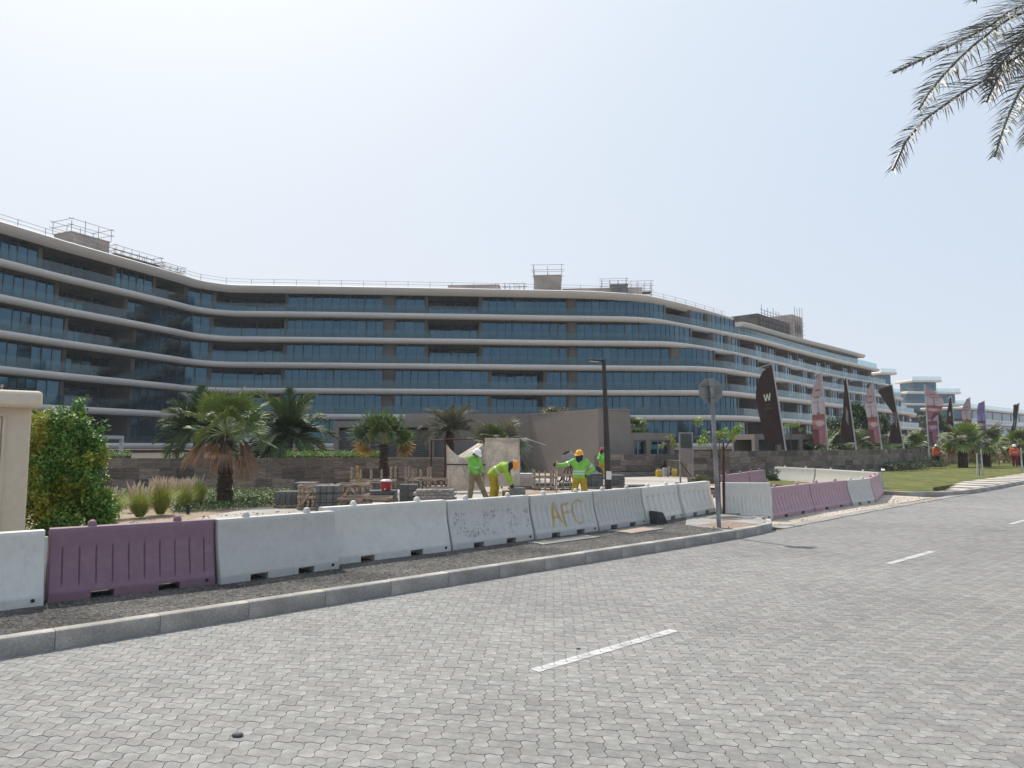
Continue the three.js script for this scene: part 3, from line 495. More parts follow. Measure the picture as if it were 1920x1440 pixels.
const letters = (c, w, h, r) => { // hand-painted ochre letters
  const stroke = (pts, lw) => { for (let k = 0; k < 7; k++) { c.strokeStyle = `rgba(${168 + r() * 14},${142 + r() * 10},${66 + r() * 20},${0.13 + r() * 0.1})`; c.lineWidth = lw * (0.9 + r() * 1.3); c.lineJoin = c.lineCap = 'round'; c.beginPath(); pts.forEach(([x, y], i) => { const X = 1024 * (0.28 + (x - 0.135) * 2.04) + (r() - 0.5) * 9, Y = 512 + y * 512 + (r() - 0.5) * 9; i ? c.lineTo(X, Y) : c.moveTo(X, Y); }); c.stroke(); } };
  stroke([[0.135, 0.74], [0.15, 0.5], [0.163, 0.22], [0.185, 0.45], [0.205, 0.66]], 20); stroke([[0.15, 0.55], [0.195, 0.55]], 16);
  stroke([[0.232, 0.76], [0.228, 0.5], [0.225, 0.28], [0.275, 0.26]], 18); stroke([[0.226, 0.47], [0.282, 0.46]], 16);
  stroke([[0.385, 0.24], [0.35, 0.19], [0.315, 0.27], [0.308, 0.45], [0.315, 0.66], [0.34, 0.76], [0.375, 0.72], [0.378, 0.58]], 13);
};
const bMat = (t) => M({ map: t, roughness: 0.5, bumpMap: rep(bFine, 3), bumpScale: 0.0015 });
const BW = bMat(barrierTex('#cfccc3', 21)), BW2 = bMat(barrierTex('#bab7b0', 22)), BS = bMat(barrierTex('#c3c0b9', 23, scuffs)), BA = bMat(barrierTex('#c2bfb8', 24, letters)), BP = bMat(barrierTex('#80616c', 25)), BP2 = bMat(barrierTex('#a4828a', 26));
const bGeo = new Map();
function barrier(A, B, y, m, style, label, o = {}) { // bottom front line from A to B
  const L = Math.round(Math.hypot(B[0] - A[0], B[1] - A[1]) * 50) / 50, h = o.h || 0.74, ry = Math.atan2(-(B[1] - A[1]), B[0] - A[0]);
  const key = L + style + h; if (!bGeo.has(key)) bGeo.set(key, barrierGeo(L - 0.012, h, ...{ fine: [10, 0.009, 0.014], ribs: [6, 0.07, 0.045], many: [12, 0.028, 0.02], flat: [0, 0.01, 0], soft: [9, 0.05, 0.007] }[style]));
  const bk = 0.212, x = (A[0] + B[0]) / 2 - Math.sin(ry) * bk, z = (A[1] + B[1]) / 2 - Math.cos(ry) * bk;
  const t = thing('road_barrier', label, 'barrier', [x, y, z], ry, 'plastic road barriers round the site'); t.rotation.z = o.roll || 0;
  part(t, 'barrier_shell', bGeo.get(key), m);
  const knob = new MB().add(new THREE.LatheGeometry([[0.046, 0], [0.046, 0.025], [0.038, 0.05], [0.024, 0.068], [0, 0.074]].map(([a, b]) => new THREE.Vector2(a, b)), 14)).geo(0);
  for (const k of o.knobs || [-0.26, 0.26]) part(t, 'lifting_knob', knob, o.km || m).position.set(k * L, h - 0.002, 0);
  if (o.plug !== false) { const p = part(t, 'drain_plug', new MB().add(new THREE.CylinderGeometry(0.018, 0.02, 0.02, 10).rotateX(PI / 2)).geo(0), mat.black); p.position.set(L / 2 - 0.1, 0.06, 0.214); }
  // interlocking spine at the end
  part(t, 'joint_spine', new MB().add(new THREE.CylinderGeometry(0.03, 0.045, h * 0.9, 10)).geo(0), m).position.set(L / 2 + 0.004, h * 0.45, -0.02);
  return t;
}
{
  const F = 0.158, S = (s, t) => st(s, t);
  barrier(S(-2.2, 8.66), S(-0.38, 8.70), F, BW2, 'soft', 'leftmost white barrier of the row, past the frame edge');
  barrier(S(-0.36, 8.72), S(1.36, 8.68), F, BW, 'soft', 'white barrier cut off by the left edge of the photo', { knobs: [-0.26] });
  barrier(S(1.4, 8.78), S(3.05, 8.64), F, BP, 'fine', 'dull purple barrier with grooved panels, nearest to the camera');
  barrier(S(3.08, 8.58), S(4.66, 8.66), F, BW2, 'flat', 'greyish white smooth barrier just right of the grooved purple one');
  barrier(S(4.62, 8.94), S(6.70, 8.93), F, BW, 'soft', 'white barrier standing a step higher, with two pale worn spots', { h: 0.77 });
  barrier(S(6.74, 8.95), S(8.58, 9.05), F, BS, 'soft', 'white barrier covered with short dark scuff marks', { h: 0.75 });
  barrier(S(8.6, 9.02), S(10.33, 9.13), F, BA, 'many', 'white barrier with ochre letters AFC painted on it');
  barrier(S(10.35, 9.12), S(12.0, 9.28), F, BW2, 'many', 'white ribbed barrier right of the painted letters');
  barrier(S(12.03, 9.26), S(13.7, 9.56), F, BW, 'ribs', 'white deeply ribbed barrier with a dark wedge at its foot');
  barrier(S(13.72, 9.5), S(15.5, 9.86), F, BW, 'ribs', 'white deeply ribbed barrier directly behind the sign post', { knobs: [] });
  barrier(S(15.2, 9.46), S(15.98, 8.64).map((v, i) => v + (S(15.98, 8.64)[i] - S(15.2, 9.46)[i]) * 0.02), 0.02, BW, 'many', 'short turned white barrier right of the sign post', { h: 0.86, knobs: [] });
  barrier(S(16.05, 8.68), S(18.9, 8.98), 0.008, BP2, 'many', 'faded pink ribbed barrier beside the white one at the entrance');
  barrier(S(18.92, 8.98), S(21.5, 9.12), 0.008, BP2, 'many', 'faded pink ribbed barrier farther along the entrance');
  barrier(S(21.55, 9.1), S(23.3, 9.14), 0.008, BW2, 'many', 'white barrier between pink ones at the turn of the row');
  barrier([11.4, -22.45], [13.45, -25.9], 0.008, BP2, 'flat', 'pink barrier turned sideways at the corner by the lawn');
  barrier([7.2, -24.2], [9.3, -27.7], 0.008, BP, 'flat', 'purple barrier standing behind the site entrance');
  barrier([9.34, -27.76], [10.9, -30.4], 0.008, BP, 'flat', 'purple barrier at the back, next to the wall');
  barrier([12.6, -34.6], [13.4, -31.9], 0.008, BW2, 'flat', 'white barrier of the back row, farther end');
  barrier([13.4, -31.8], [13.85, -27.3], 0.008, BW2, 'flat', 'white barrier of the back row, near the lawn corner');
  const wd = thing('wedge_block', 'dark grey rubber wedge at the foot of a ribbed barrier', 'wedge', [...stv(12.12, 9.2, 0.158).toArray()], RT);
  const sh = new THREE.Shape([[0, 0], [0.36, 0], [0.2, 0.22], [0.02, 0.25]].map(([a, b]) => new THREE.Vector2(a, b))); part(wd, 'rubber_body', boxUV(plain(new THREE.ExtrudeGeometry(sh, { depth: 0.2, bevelEnabled: true, bevelSize: 0.01, bevelThickness: 0.01, bevelSegments: 1 }))), M({ color: C(0.10, 0.105, 0.11), map: rep(tBlotch, 1), roughness: 0.9 })).position.z = -0.1;
}
// ---------------------------------------------------------------- stone-clad walls
function stoneWall(label, pts, y0, h, rows, lenLo, lenHi, seed, warm, cap) {
  const w = thing('stone_wall', label, 'wall'), r = R(seed), core = new MB();
  const ms = []; for (let i = 0; i < 7; i++) { const k = 0.42 + i * 0.17; ms.push(M({ color: C(0.30 * k * (1 + warm), 0.268 * k, 0.243 * k * (1 - warm * 0.7)), map: tVein, bumpMap: tVein, bumpScale: 0.004, roughness: 0.85 })); }
  const gs = new Map();
  const slab = (l, hh) => { const L = Math.round(l * 10) / 10, v = Math.floor(r() * 5), k = L + '_' + hh.toFixed(2) + '_' + v; if (!gs.has(k)) { const g = boxUV(new RoundedBoxGeometry(1, 1, 1, 1, 0.01).scale(L - 0.006, hh - 0.006, 0.05), 0.9); const u = g.attributes.uv; for (let i = 0; i < u.count; i++) { u.setX(i, u.getX(i) + v * 0.37); u.setY(i, u.getY(i) + v * 0.61); } gs.set(k, g); } return [gs.get(k), L]; };
  for (let i = 0; i < pts.length - 1; i++) {
    const A = pts[i], B = pts[i + 1], L = Math.hypot(B[0] - A[0], B[1] - A[1]), ry = Math.atan2(-(B[1] - A[1]), B[0] - A[0]), dx = (B[0] - A[0]) / L, dz = (B[1] - A[1]) / L;
    core.box((A[0] + B[0]) / 2 - Math.sin(ry) * 0.2, y0 + h / 2 - 0.01, (A[1] + B[1]) / 2 - Math.cos(ry) * 0.2, L, h - 0.02, 0.34, ry);
    for (let j = 0; j < rows; j++) { let u = 0; while (u < L - 0.1) { let l = lenLo + r() * (lenHi - lenLo); if (L - u - l < lenLo) l = L - u; l = Math.min(l, 1.6); const [g, gl] = slab(l, h / rows); const o = part(w, 'stone_slab', g, ms[Math.floor(Math.min(6.99, (0.15 + 0.7 * r() + 0.5 * (fbm((u + i * 9) / 16, j / 5 + seed, 4, 2) - 0.5)) * 7))]); const c = u + l / 2; o.position.set(A[0] + dx * c + Math.sin(ry) * (r() * 0.008), y0 + (j + 0.5) * h / rows, A[1] + dz * c + Math.cos(ry) * (r() * 0.008)); o.rotation.y = ry; o.scale.x = l / gl; u += l; } }
  }
  part(w, 'wall_core', core.geo(), mat.facade); return w;
}
const wallL = stoneWall('long low wall of brown veined stone slabs behind the palms', [[-21.5, -28.75], [-2.6, -29.6]], -0.02, 1.28, 3, 0.55, 0.95, 31, 0.02);
{ // curved letter mark on the left wall
  const a = new THREE.TorusGeometry(0.2, 0.022, 6, 24, PI * 1.45); const o = part(wallL, 'letter_mark', boxUV(plain(a)), mat.steel); o.position.set(-10.95, 0.93, -29.17); o.rotation.set(0, 0.05, 2.2);
}
stoneWall('pinkish brown stone wall at the back of the driveway', [[4.9, -40.5], [11.9, -44.6]], -0.02, 1.28, 4, 0.6, 1.2, 32, 0.07);
stoneWall('long dark stone wall in front of the flags', [[8.6, -34.25], [10.6, -34.9], [24.2, -46.9], [36, -61.3]], -0.02, 1.52, 5, 0.5, 1.1, 33, 0.0);
single('driveway_kerb', new MB().box(8.2, 0.12, -41.2, 9, 0.26, 0.25, 0.53).geo(), mat.block, 'dark raised kerb line along the driveway wall', 'kerb');
single('garden_terrace', slabOf([[-45, -29.2], [-21.5, -29.2], [-3, -30.0], [-2.4, -45], [-3, -93], [-36, -89], [-43, -70], [-50, -50]], 1.02, 1.0), M({ color: C(0.10, 0.085, 0.06), map: rep(tSand, 0.3), roughness: 1 }), null, null, null, 'structure');
single('bed_soil', slabOf([[10, -36.5], [25, -49.5], [36.5, -62.3], [60, -88], [45, -92], [22, -70], [8, -52]], 0.9, 0.9), M({ color: C(0.10, 0.085, 0.06), map: rep(tSand, 0.3), roughness: 1 }), null, null, null, 'structure');
// ---------------------------------------------------------------- beige kiosk at the left
{
  const k = thing('utility_kiosk', 'beige utility kiosk with overhanging rounded roof at the left edge', 'kiosk', [...stv(1.68, 12.56, 0).toArray()], RT);
  part(k, 'kiosk_wall', boxUV(new RoundedBoxGeometry(4.2, 2.36, 2.2, 2, 0.025)).translate(-2.1, 1.18, -1.1), mat.beige);
  part(k, 'roof_cap', boxUV(new RoundedBoxGeometry(4.5, 0.25, 2.6, 4, 0.07)).translate(-2.14, 2.45, -1.1), tone(mat.beige, 1.06));
  part(k, 'plinth', boxUV(new THREE.BoxGeometry(4.3, 0.14, 2.3)).translate(-2.1, 0.06, -1.1), mat.concreteD);
  for (const c of [-0.86, -1.9]) { const d = part(k, 'door', boxUV(new RoundedBoxGeometry(1.0, 2.02, 0.03, 2, 0.01)).translate(c, 1.16, 0.012), mat.beige); const p = new MB(); for (const y of [0.35, 1.2, 2.0]) p.rod(V(c + 0.512, y - 0.07, 0.03), V(c + 0.512, y + 0.07, 0.03), 0.014, 0.014, 8); part(d, 'hinge', p.geo(), tone(mat.beige, 0.55)); part(d, 'door_jamb', new MB().box(c + 0.53, 1.16, 0.02, 0.035, 2.1, 0.05).box(c - 0.53, 1.16, 0.02, 0.035, 2.1, 0.05).box(c, 2.22, 0.02, 1.1, 0.035, 0.05).geo(), mat.beige); part(d, 'door_panel', boxUV(new RoundedBoxGeometry(0.84, 1.8, 0.012, 1, 0.005)).translate(c, 1.16, 0.03), mat.beige); }
  const lamp = thing('roof_spike', 'thin dark vent spike on the kiosk roof', 'vent', [...stv(1.42, 13.7, 2.56).toArray()]); part(lamp, 'spike_stem', new MB().rod(V(0, 0, 0), V(0, 0.14, 0), 0.012).geo(), mat.pipe); part(lamp, 'spike_cap', new MB().sphere(0, 0.15, 0, 0.025).geo(), mat.pipe);
}
// ---------------------------------------------------------------- tan service building, louvred enclosures, pergolas
let SB;
{
  const t = SB = thing('service_building', 'plain tan service building with a lower windowed annex', 'building', [5.1, 0, -42], 0.43);
  part(t, 'main_wall', slabOf([[0, 0], [2.25, 0.02], [2.25, -11], [-8.6, -11], [-0.6, -8]].map(([x, z]) => [x, z]), 3.86, 3.9), mat.tan);
  // left face runs away from the corner
  const g = new MB(); g.box(3.9, 2.32, -2.2, 3.3, 0.46, 4.2); for (const x of [2.42, 3.62, 5.42]) g.box(x, 1.05, -0.35, 0.32, 2.1, 0.5); g.box(3.9, 0.55, -0.3, 3.3, 0.8, 0.3); g.box(3.9, 1.05, -3.8, 3.3, 2.1, 0.3);
  part(t, 'annex_wall', g.geo(), mat.tan);
  for (const [x, w] of [[3.02, 0.84], [4.52, 1.44]]) { const p = part(t, 'window_pane', boxUV(new THREE.BoxGeometry(w, 1.1, 0.04)).translate(x, 1.5, -0.42), glassPane[1]); part(p, 'window_frame', new MB().box(x, 1.5, -0.38, 0.05, 1.1, 0.05).box(x, 2.04, -0.38, w, 0.05, 0.05).geo(), mat.white); }
  part(t, 'coping', slabOf([[0.04, 0.04], [2.29, 0.06], [2.29, -11], [-8.6, -11], [-0.64, -8]], 3.94, 0.075), tone(mat.tan, 1.1));
}
{ // the long left face as its own block so its top runs back to the left
  const o = shade(new THREE.Mesh(slabOf([[5.1, -42.02], [4.9, -46], [1.2, -56], [0.2, -51.5], [0.96, -50.6]], 3.8, 3.85), mat.tan)); o.name = 'left_wall'; scene.add(o); scene.updateMatrixWorld(true); SB.attach(o);
}
function louvreHouse(label, x, y, z, w, h, d, bays, ry, fill) {
  const t = thing('louvre_enclosure', label, 'enclosure', [x, y, z], ry); const m = new MB();
  m.box(0, h - 0.2, -d / 2, w, 0.4, d); m.box(0, h / 2 - 0.2, -d + 0.1, w, h - 0.4, 0.2); for (let i = 0; i <= bays; i++) m.box(-w / 2 + 0.16 + (w - 0.32) * i / bays, (h - 0.4) / 2, -0.2, 0.32, h - 0.4, 0.4);
  part(t, 'masonry_frame', m.geo(), mat.tan);
  const bw = (w - 0.32) / bays - 0.32;
  for (let i = 0; i < bays; i++) { const cx = -w / 2 + 0.16 + (w - 0.32) * (i + 0.5) / bays; const bk = part(t, 'louvre_panel', boxUV(new THREE.BoxGeometry(bw, h - 0.42, 0.04)).translate(cx, (h - 0.4) / 2, -0.34), mat.black); if (fill) { const sl = boxUV(new THREE.BoxGeometry(bw, 0.075, 0.1)); const n = Math.floor((h - 0.5) / 0.125); for (let k = 0; k < n; k++) { const o = part(bk, 'louvre_slat', sl, fill); o.position.set(cx, 0.08 + k * 0.125, -0.26); o.rotation.x = 0.5; } } else part(bk, 'plain_sheet', boxUV(new THREE.BoxGeometry(bw - 0.03, h - 0.45, 0.02)).translate(cx, (h - 0.4) / 2, -0.3), M({ color: C(0.085, 0.08, 0.08), map: rep(tBlotch, 0.5), roughness: 0.8 })); }
  return t;
}
louvreHouse('tan enclosure with grey louvred doors behind the fan palm', -8.2, 1.0, -45.5, 6.4, 2.32, 3, 3, 0.0, M({ color: C(0.17, 0.155, 0.145), roughness: 0.7 }));
louvreHouse('low tan enclosure with plain dark panels behind the right wall', 20.5, 0.88, -52.5, 5.9, 1.72, 3, 3, 0.25, null);
function pergola(label, x, z, w, d, h) { const t = thing('pergola', label, 'pergola', [x, 1.02, z]); for (const [a, b] of [[-1, 1], [1, 1], [-1, -1], [1, -1]]) part(t, 'post', new MB().box(a * w / 2, h / 2, b * d / 2, 0.24, h, 0.24).geo(), mat.white); const m = new MB(); for (const b of [1, -1]) m.box(0, h + 0.13, b * d / 2, w + 0.24, 0.26, 0.24); for (const a of [1, -1]) m.box(a * w / 2, h + 0.13, 0, 0.24, 0.26, d - 0.24); part(t, 'beam_frame', m.geo(), mat.white); }
pergola('white pergola frame beside the tall shrub', -32, -54.5, 2.6, 3, 1.25);
pergola('white pergola frame between the palms', -20.6, -61, 4.0, 3, 1.1);
// ---------------------------------------------------------------- building materials behind the barriers
const GS = 0.014; // top of the site paving
const blockTones = [0.8, 0.95, 1.1, 1.25].map((k) => tone(mat.block, k)), paleTones = [0.82, 0.94, 1.06, 1.16].map((k, i) => tone(mat.blockL, k, (i - 1.5) * 0.03));
function timberPallet(t, w, d, y = 0, m = mat.woodD) { for (const k of [-1, 0, 1]) part(t, 'pallet_runner', boxUV(new THREE.BoxGeometry(w, 0.08, 0.09)).translate(0, y + 0.04, k * (d / 2 - 0.06)), m); for (let i = 0; i < 5; i++) part(t, 'pallet_board', boxUV(new THREE.BoxGeometry(w / 5 - 0.05, 0.02, d)).translate(-w / 2 + (i + 0.5) * w / 5, y + 0.09, 0), m); return y + 0.1; }
function blockStack(name, label, x, z, ry, nx, ny, nz, bw, bh, bd, tones, seed, o = {}) { // stack of single blocks
  const t = thing(name, label, 'block stack', [x, GS, z], ry), r = R(seed); let y = o.pallet ? timberPallet(t, nx * bw + 0.04, nz * bd + 0.04) : 0;
  const g = boxUV(new RoundedBoxGeometry(bw - 0.008, bh - 0.006, bd - 0.008, 1, 0.008), 1.3);
  for (let k = 0; k < nz; k++) for (let j = 0; j < ny; j++) for (let i = 0; i < nx; i++) { if (j > 0 && k > 0 && k < nz - 1 && j < ny - 1 && i > 0 && i < nx - 1) continue; if (j === ny - 1 && o.gaps && r() < o.gaps) continue; const off = o.bond && j % 2 ? bw / 2 : 0; if (off && i === nx - 1) continue; const b = part(t, 'block', g, tones[Math.floor(r() * tones.length)]); b.position.set(-nx * bw / 2 + (i + 0.5) * bw + off, y + (j + 0.5) * bh, -nz * bd / 2 + (k + 0.5) * bd + (r() - 0.5) * 0.012); }
  if (o.straps) { const m = new MB(), w = nx * bw, d = nz * bd, h = ny * bh; for (const f of o.straps) { m.box(0, y + h * f, d / 2 + 0.004, w + 0.02, 0.018, 0.006); m.box(w / 2 + 0.006, y + h * f, 0, 0.006, 0.018, d); m.box(-w / 2 - 0.006, y + h * f, 0, 0.006, 0.018, d); } for (const f of [-0.28, 0.28]) m.box(w * f, y + h / 2, d / 2 + 0.006, 0.018, h, 0.006); part(t, 'strap', m.geo(), mat.black); }
  return t;
}
function crate(label, x, z, ry, w, h, d, seed, o = {}) { // open timber crate
  const t = thing('timber_crate', label, 'crate', [x, GS, z], ry), r = R(seed), m = o.m || mat.wood;
  for (const [a, b] of [[-1, 1], [1, 1], [-1, -1], [1, -1]]) part(t, 'corner_post', boxUV(new THREE.BoxGeometry(0.07, h * (o.tall ? 1 : 0.98 + 0.04 * r()), 0.05)).translate(a * (w / 2 - 0.035), h / 2, b * (d / 2)), m);
  const rails = o.rails || [0.06, 0.5, 0.94]; for (const f of rails) for (const b of [-1, 1]) part(t, 'rail', boxUV(new THREE.BoxGeometry(w, 0.075, 0.022)).translate(0, h * f, b * (d / 2 + 0.036)), m);
  for (const f of rails) for (const a of [-1, 1]) part(t, 'side_rail', boxUV(new THREE.BoxGeometry(0.022, 0.075, d)).translate(a * (w / 2 + 0.012), h * f, 0), m);
  const n = o.slats === undefined ? 4 : o.slats; for (let i = 0; i < n; i++) part(t, 'slat', boxUV(new THREE.BoxGeometry(0.06 + r() * 0.04, h * 0.9, 0.018)).translate(-w / 2 + w * (i + 1) / (n + 1), h * 0.5, d / 2 + 0.012), m);
  if (o.brace) for (const s of o.brace) part(t, 'brace', new MB().bar(V(s * w * 0.42, h * 0.1, d / 2 + 0.06), V(s * w * 0.02, h * 0.9, d / 2 + 0.06), 0.07, 0.02).geo(), m);
  if (o.fill) { const g = new MB(); const k = o.fill; for (let j = 0; j < 4; j++) for (let i = 0; i < 5; i++) g.box(-w / 2 + 0.1 + (i + 0.5) * (w - 0.2) / 5, 0.08 + (j + 0.5) * (h * k - 0.08) / 4, 0, (w - 0.2) / 5 - 0.012, (h * k - 0.08) / 4 - 0.01, d - 0.12); part(t, 'stacked_slabs', g.geo(), o.fm || mat.concreteD); }
  return t;
}
blockStack('block_stack', 'dark grey upright slabs on a reddish pallet at the left of the stacks', -6.42, -20.6, 0.05, 4, 1, 3, 0.155, 0.36, 0.22, blockTones, 1, { pallet: true });
{ const t = blockStack('block_stack', 'dark slab pack behind the reddish pallet, topped in the sun', -6.2, -21.6, 0.05, 2, 2, 2, 0.3, 0.33, 0.4, blockTones, 2); }
crate('timber crate of slats left of the strapped concrete pack', -5.5, -20.1, 0.06, 0.82, 0.68, 0.7, 3, { slats: 5, brace: [1, -1], fill: 0.7 });
blockStack('block_stack', 'grey concrete pack bound with black straps', -4.85, -18.95, 0.12, 2, 4, 2, 0.29, 0.18, 0.36, [tone(mat.concreteD, 0.8), mat.concreteD, tone(mat.concreteD, 0.9)], 4, { straps: [0.4, 0.72] });
crate('timber crate with crossed braces holding pale slabs', -4.52, -20.4, 0.03, 0.78, 0.7, 0.8, 5, { brace: [1, -1], fill: 0.93, fm: tone(mat.concreteD, 1.2), slats: 3 });
crate('low broken crate with slanting boards just behind the barrier', -3.86, -18.9, 0.02, 1.3, 0.42, 0.7, 6, { m: mat.woodD, brace: [1, -1, 0.5], slats: 2, rails: [0.3, 0.9] });
blockStack('block_stack', 'dark slab stack carrying the red cooler', -4.15, -22.9, 0.02, 3, 2, 2, 0.3, 0.12, 0.34, blockTones, 7, { pallet: true });
crate('tall open timber frame behind the red cooler', -4.75, -24.6, 0.0, 1.4, 1.02, 0.9, 8, { tall: 1, slats: 3, rails: [0.1, 0.55], fill: 0.5, fm: mat.block });
single('timber_plank', new MB().bar(V(-5.05, 0.3, -23.9), V(-5.3, 1.08, -24.4), 0.1, 0.03).geo(), mat.woodY, 'orange timber plank leaning on the tall open frame', 'plank');
crate('tall open timber frame beside the tarpaulin shelter', -3.35, -25.6, 0.0, 0.85, 0.98, 0.8, 9, { tall: 1, slats: 2, rails: [0.12, 0.6], fill: 0.55 });
crate('timber crate half hidden left of the tarpaulin post', -2.65, -24.9, 0.1, 0.8, 0.62, 0.7, 19, { slats: 3, m: mat.woodD, fill: 0.6, fm: paleTones[1] });
blockStack('block_stack', 'rounded dark concrete stack beside the pale pavers', -3.2, -22.2, 0.1, 2, 3, 2, 0.27, 0.19, 0.3, [tone(mat.concreteD, 0.62), tone(mat.concreteD, 0.75)], 10);
blockStack('paver_stack', 'stack of small pale brown pavers in front of the tarpaulin', -2.24, -20.9, 0.04, 8, 6, 5, 0.156, 0.082, 0.12, paleTones, 11, { bond: true, gaps: 0.3 });
{ // red water cooler
  const t = thing('water_cooler', 'red water cooler with white lid on the dark slabs', 'cooler', [-4.0, GS + 0.34, -22.75]);
  part(t, 'cooler_body', new MB().add(new THREE.LatheGeometry([[0, 0], [0.13, 0], [0.155, 0.03], [0.17, 0.27], [0.165, 0.28]].map(([a, b]) => new THREE.Vector2(a, b)), 20)).geo(0), M({ color: C(0.36, 0.012, 0.02), roughness: 0.4 }));
  part(t, 'lid', new MB().add(new THREE.LatheGeometry([[0.178, 0.28], [0.178, 0.32], [0.12, 0.345], [0, 0.35]].map(([a, b]) => new THREE.Vector2(a, b)), 20)).geo(0), mat.plastic); part(t, 'tap', new MB().rod(V(0, 0.06, 0.15), V(0, 0.06, 0.21), 0.015).box(0, 0.05, 0.21, 0.03, 0.05, 0.03).geo(), mat.plastic);
}
{ // tarpaulin shelter
  const t = thing('tarp_shelter', 'beige tarpaulin shelter on rusty poles, one sheet sagging', 'shelter', [-2.5, GS, -26.7], 0.44), pole = mat.rust;
  const cloth = M({ color: C(0.74, 0.64, 0.52), map: rep(tBlotch, 0.35), roughness: 0.95, transmission: 0.22, thickness: 0, bumpMap: rep(bFine, 0.35), bumpScale: 0.06 });
  const W = 3.05, split = 1.55;
  for (const [x, z, h] of [[0, 0, 2.06], [split, 0.02, 2.12], [W, 0, 2.06], [0, -1.6, 2.0], [W, -1.6, 2.0]]) part(t, 'pole', new MB().rod(V(x, 0, z), V(x, h, z), 0.035, 0.035, 8).geo(), pole);
  part(t, 'top_rail', new MB().rod(V(-0.05, 2.0, 0), V(W + 0.05, 2.03, 0), 0.028, 0.028, 8).rod(V(0, 1.98, 0), V(0, 1.96, -1.6), 0.025).rod(V(W, 1.98, 0), V(W, 1.96, -1.6), 0.025).geo(), pole);
  part(t, 'middle_rail', new MB().rod(V(0, 1.06, 0.2), V(split, 1.03, 0.2), 0.024, 0.024, 8).geo(), mat.black);
  const clothGeo = (x0, x1, topF, bot, z, amp, seed) => { const n = 44, m = 36, pos = [], P = (i, j) => { const u = i / n, v = j / m, x = x0 + (x1 - x0) * u, yt = topF(u), y = yt + (bot - yt) * v; const w = fbm(u * 0.4 + seed, v * 0.35 + seed * 2, 8, 3) - 0.5, f = Math.sin(u * 17 + v * 3 + seed) * 0.3 * v + Math.sin(u * 9 + v * 12) * 0.12; return [x, y, z + amp * (w * 2.2 + f + 0.5 * (fbm(u * 1.1 + seed, v * 0.5, 16, 3) - 0.5)) * (0.25 + 0.75 * Math.sin(PI * Math.min(1, v * 1.1)))]; }; for (let i = 0; i < n; i++) for (let j = 0; j < m; j++) { const a = P(i, j), b = P(i + 1, j), c = P(i + 1, j + 1), d = P(i, j + 1); pos.push(...a, ...d, ...c, ...a, ...c, ...b); } const g = mergeVertices(tris(pos)); g.computeVertexNormals(); return boxUV(g); };
  part(t, 'right_sheet', clothGeo(split - 0.05, W + 0.02, () => 2.05, 0.18, 0.06, 0.15, 1), cloth);
  part(t, 'left_sheet', clothGeo(0.02, split, (u) => 1.92 - 0.62 * Math.pow(Math.sin(PI * Math.min(1, u * 0.94 + 0.03)), 0.85), 0.06, 0.07, 0.14, 2), cloth, 'sagging left sheet');
  const top = []; for (let i = 0; i < 20; i++) { const u = i / 20, v = (i + 1) / 20, f = (k) => [0.55 + 1.0 * k, 1.27 + 0.55 * k * k, 0.02], b = (k) => [0.7 + 0.85 * k, 1.36 + 0.5 * k, -0.5]; top.push(...f(u), ...f(v), ...b(v), ...f(u), ...b(v), ...b(u)); } part(t, 'folded_flap', boxUV(tris(top)), cloth);
  part(t, 'rope', new MB().tube([V(W, 2.04, 0), V(W + 0.6, 1.96, -0.1), V(W + 1.4, 1.76, -0.3)], 0.012, 5, 12).geo(), mat.white);
}
{ // wrapped pallet
  const t = thing('wrapped_pallet', 'pale pink film-wrapped pallet right of the shelter', 'pallet', [0.42, GS, -29.3], -0.12); timberPallet(t, 1.05, 1.0); const g = new RoundedBoxGeometry(1.02, 0.48, 0.98, 6, 0.05); const p = g.attributes.position; for (let i = 0; i < p.count; i++) p.setZ(i, p.getZ(i) + 0.04 * (fbm(p.getX(i) * 0.4 + 1, p.getY(i) * 0.4 + 1, 8, 2) - 0.5)); g.computeVertexNormals(); part(t, 'wrapped_load', boxUV(g).translate(0, 0.35, 0), M({ color: C(0.78, 0.68, 0.63), roughness: 0.45, map: rep(tBlotch, 0.8), bumpMap: rep(bFine, 0.8), bumpScale: 0.02 }));
  part(t, 'top_board', boxUV(new THREE.BoxGeometry(0.98, 0.02, 0.94)).translate(0, 0.61, 0), mat.white);
}
crate('open grey timber frame between the workers', 1.28, -28.6, 0.05, 0.9, 0.82, 0.9, 12, { slats: 3, rails: [0.15, 0.62], m: tone(mat.wood, 0.85), fill: 0.35 });
crate('second grey timber frame behind the shovel', 2.2, -28.9, -0.06, 0.85, 0.7, 0.9, 13, { slats: 2, rails: [0.15, 0.8], m: tone(mat.wood, 0.8), fill: 0.4, fm: mat.block });
blockStack('block_stack', 'dark paver pallet left of the lamp post', 3.35, -29.6, 0.05, 3, 5, 3, 0.25, 0.105, 0.25, blockTones, 14, { pallet: true });
blockStack('block_stack', 'dark paver pallet behind the lamp post', 4.35, -30.4, 0.05, 3, 4, 3, 0.25, 0.105, 0.25, blockTones, 15, { pallet: true });
blockStack('block_stack', 'low dark paver pallet right of the lamp post', 4.95, -28.6, 0.02, 3, 1, 3, 0.27, 0.1, 0.25, blockTones, 16, { pallet: true });
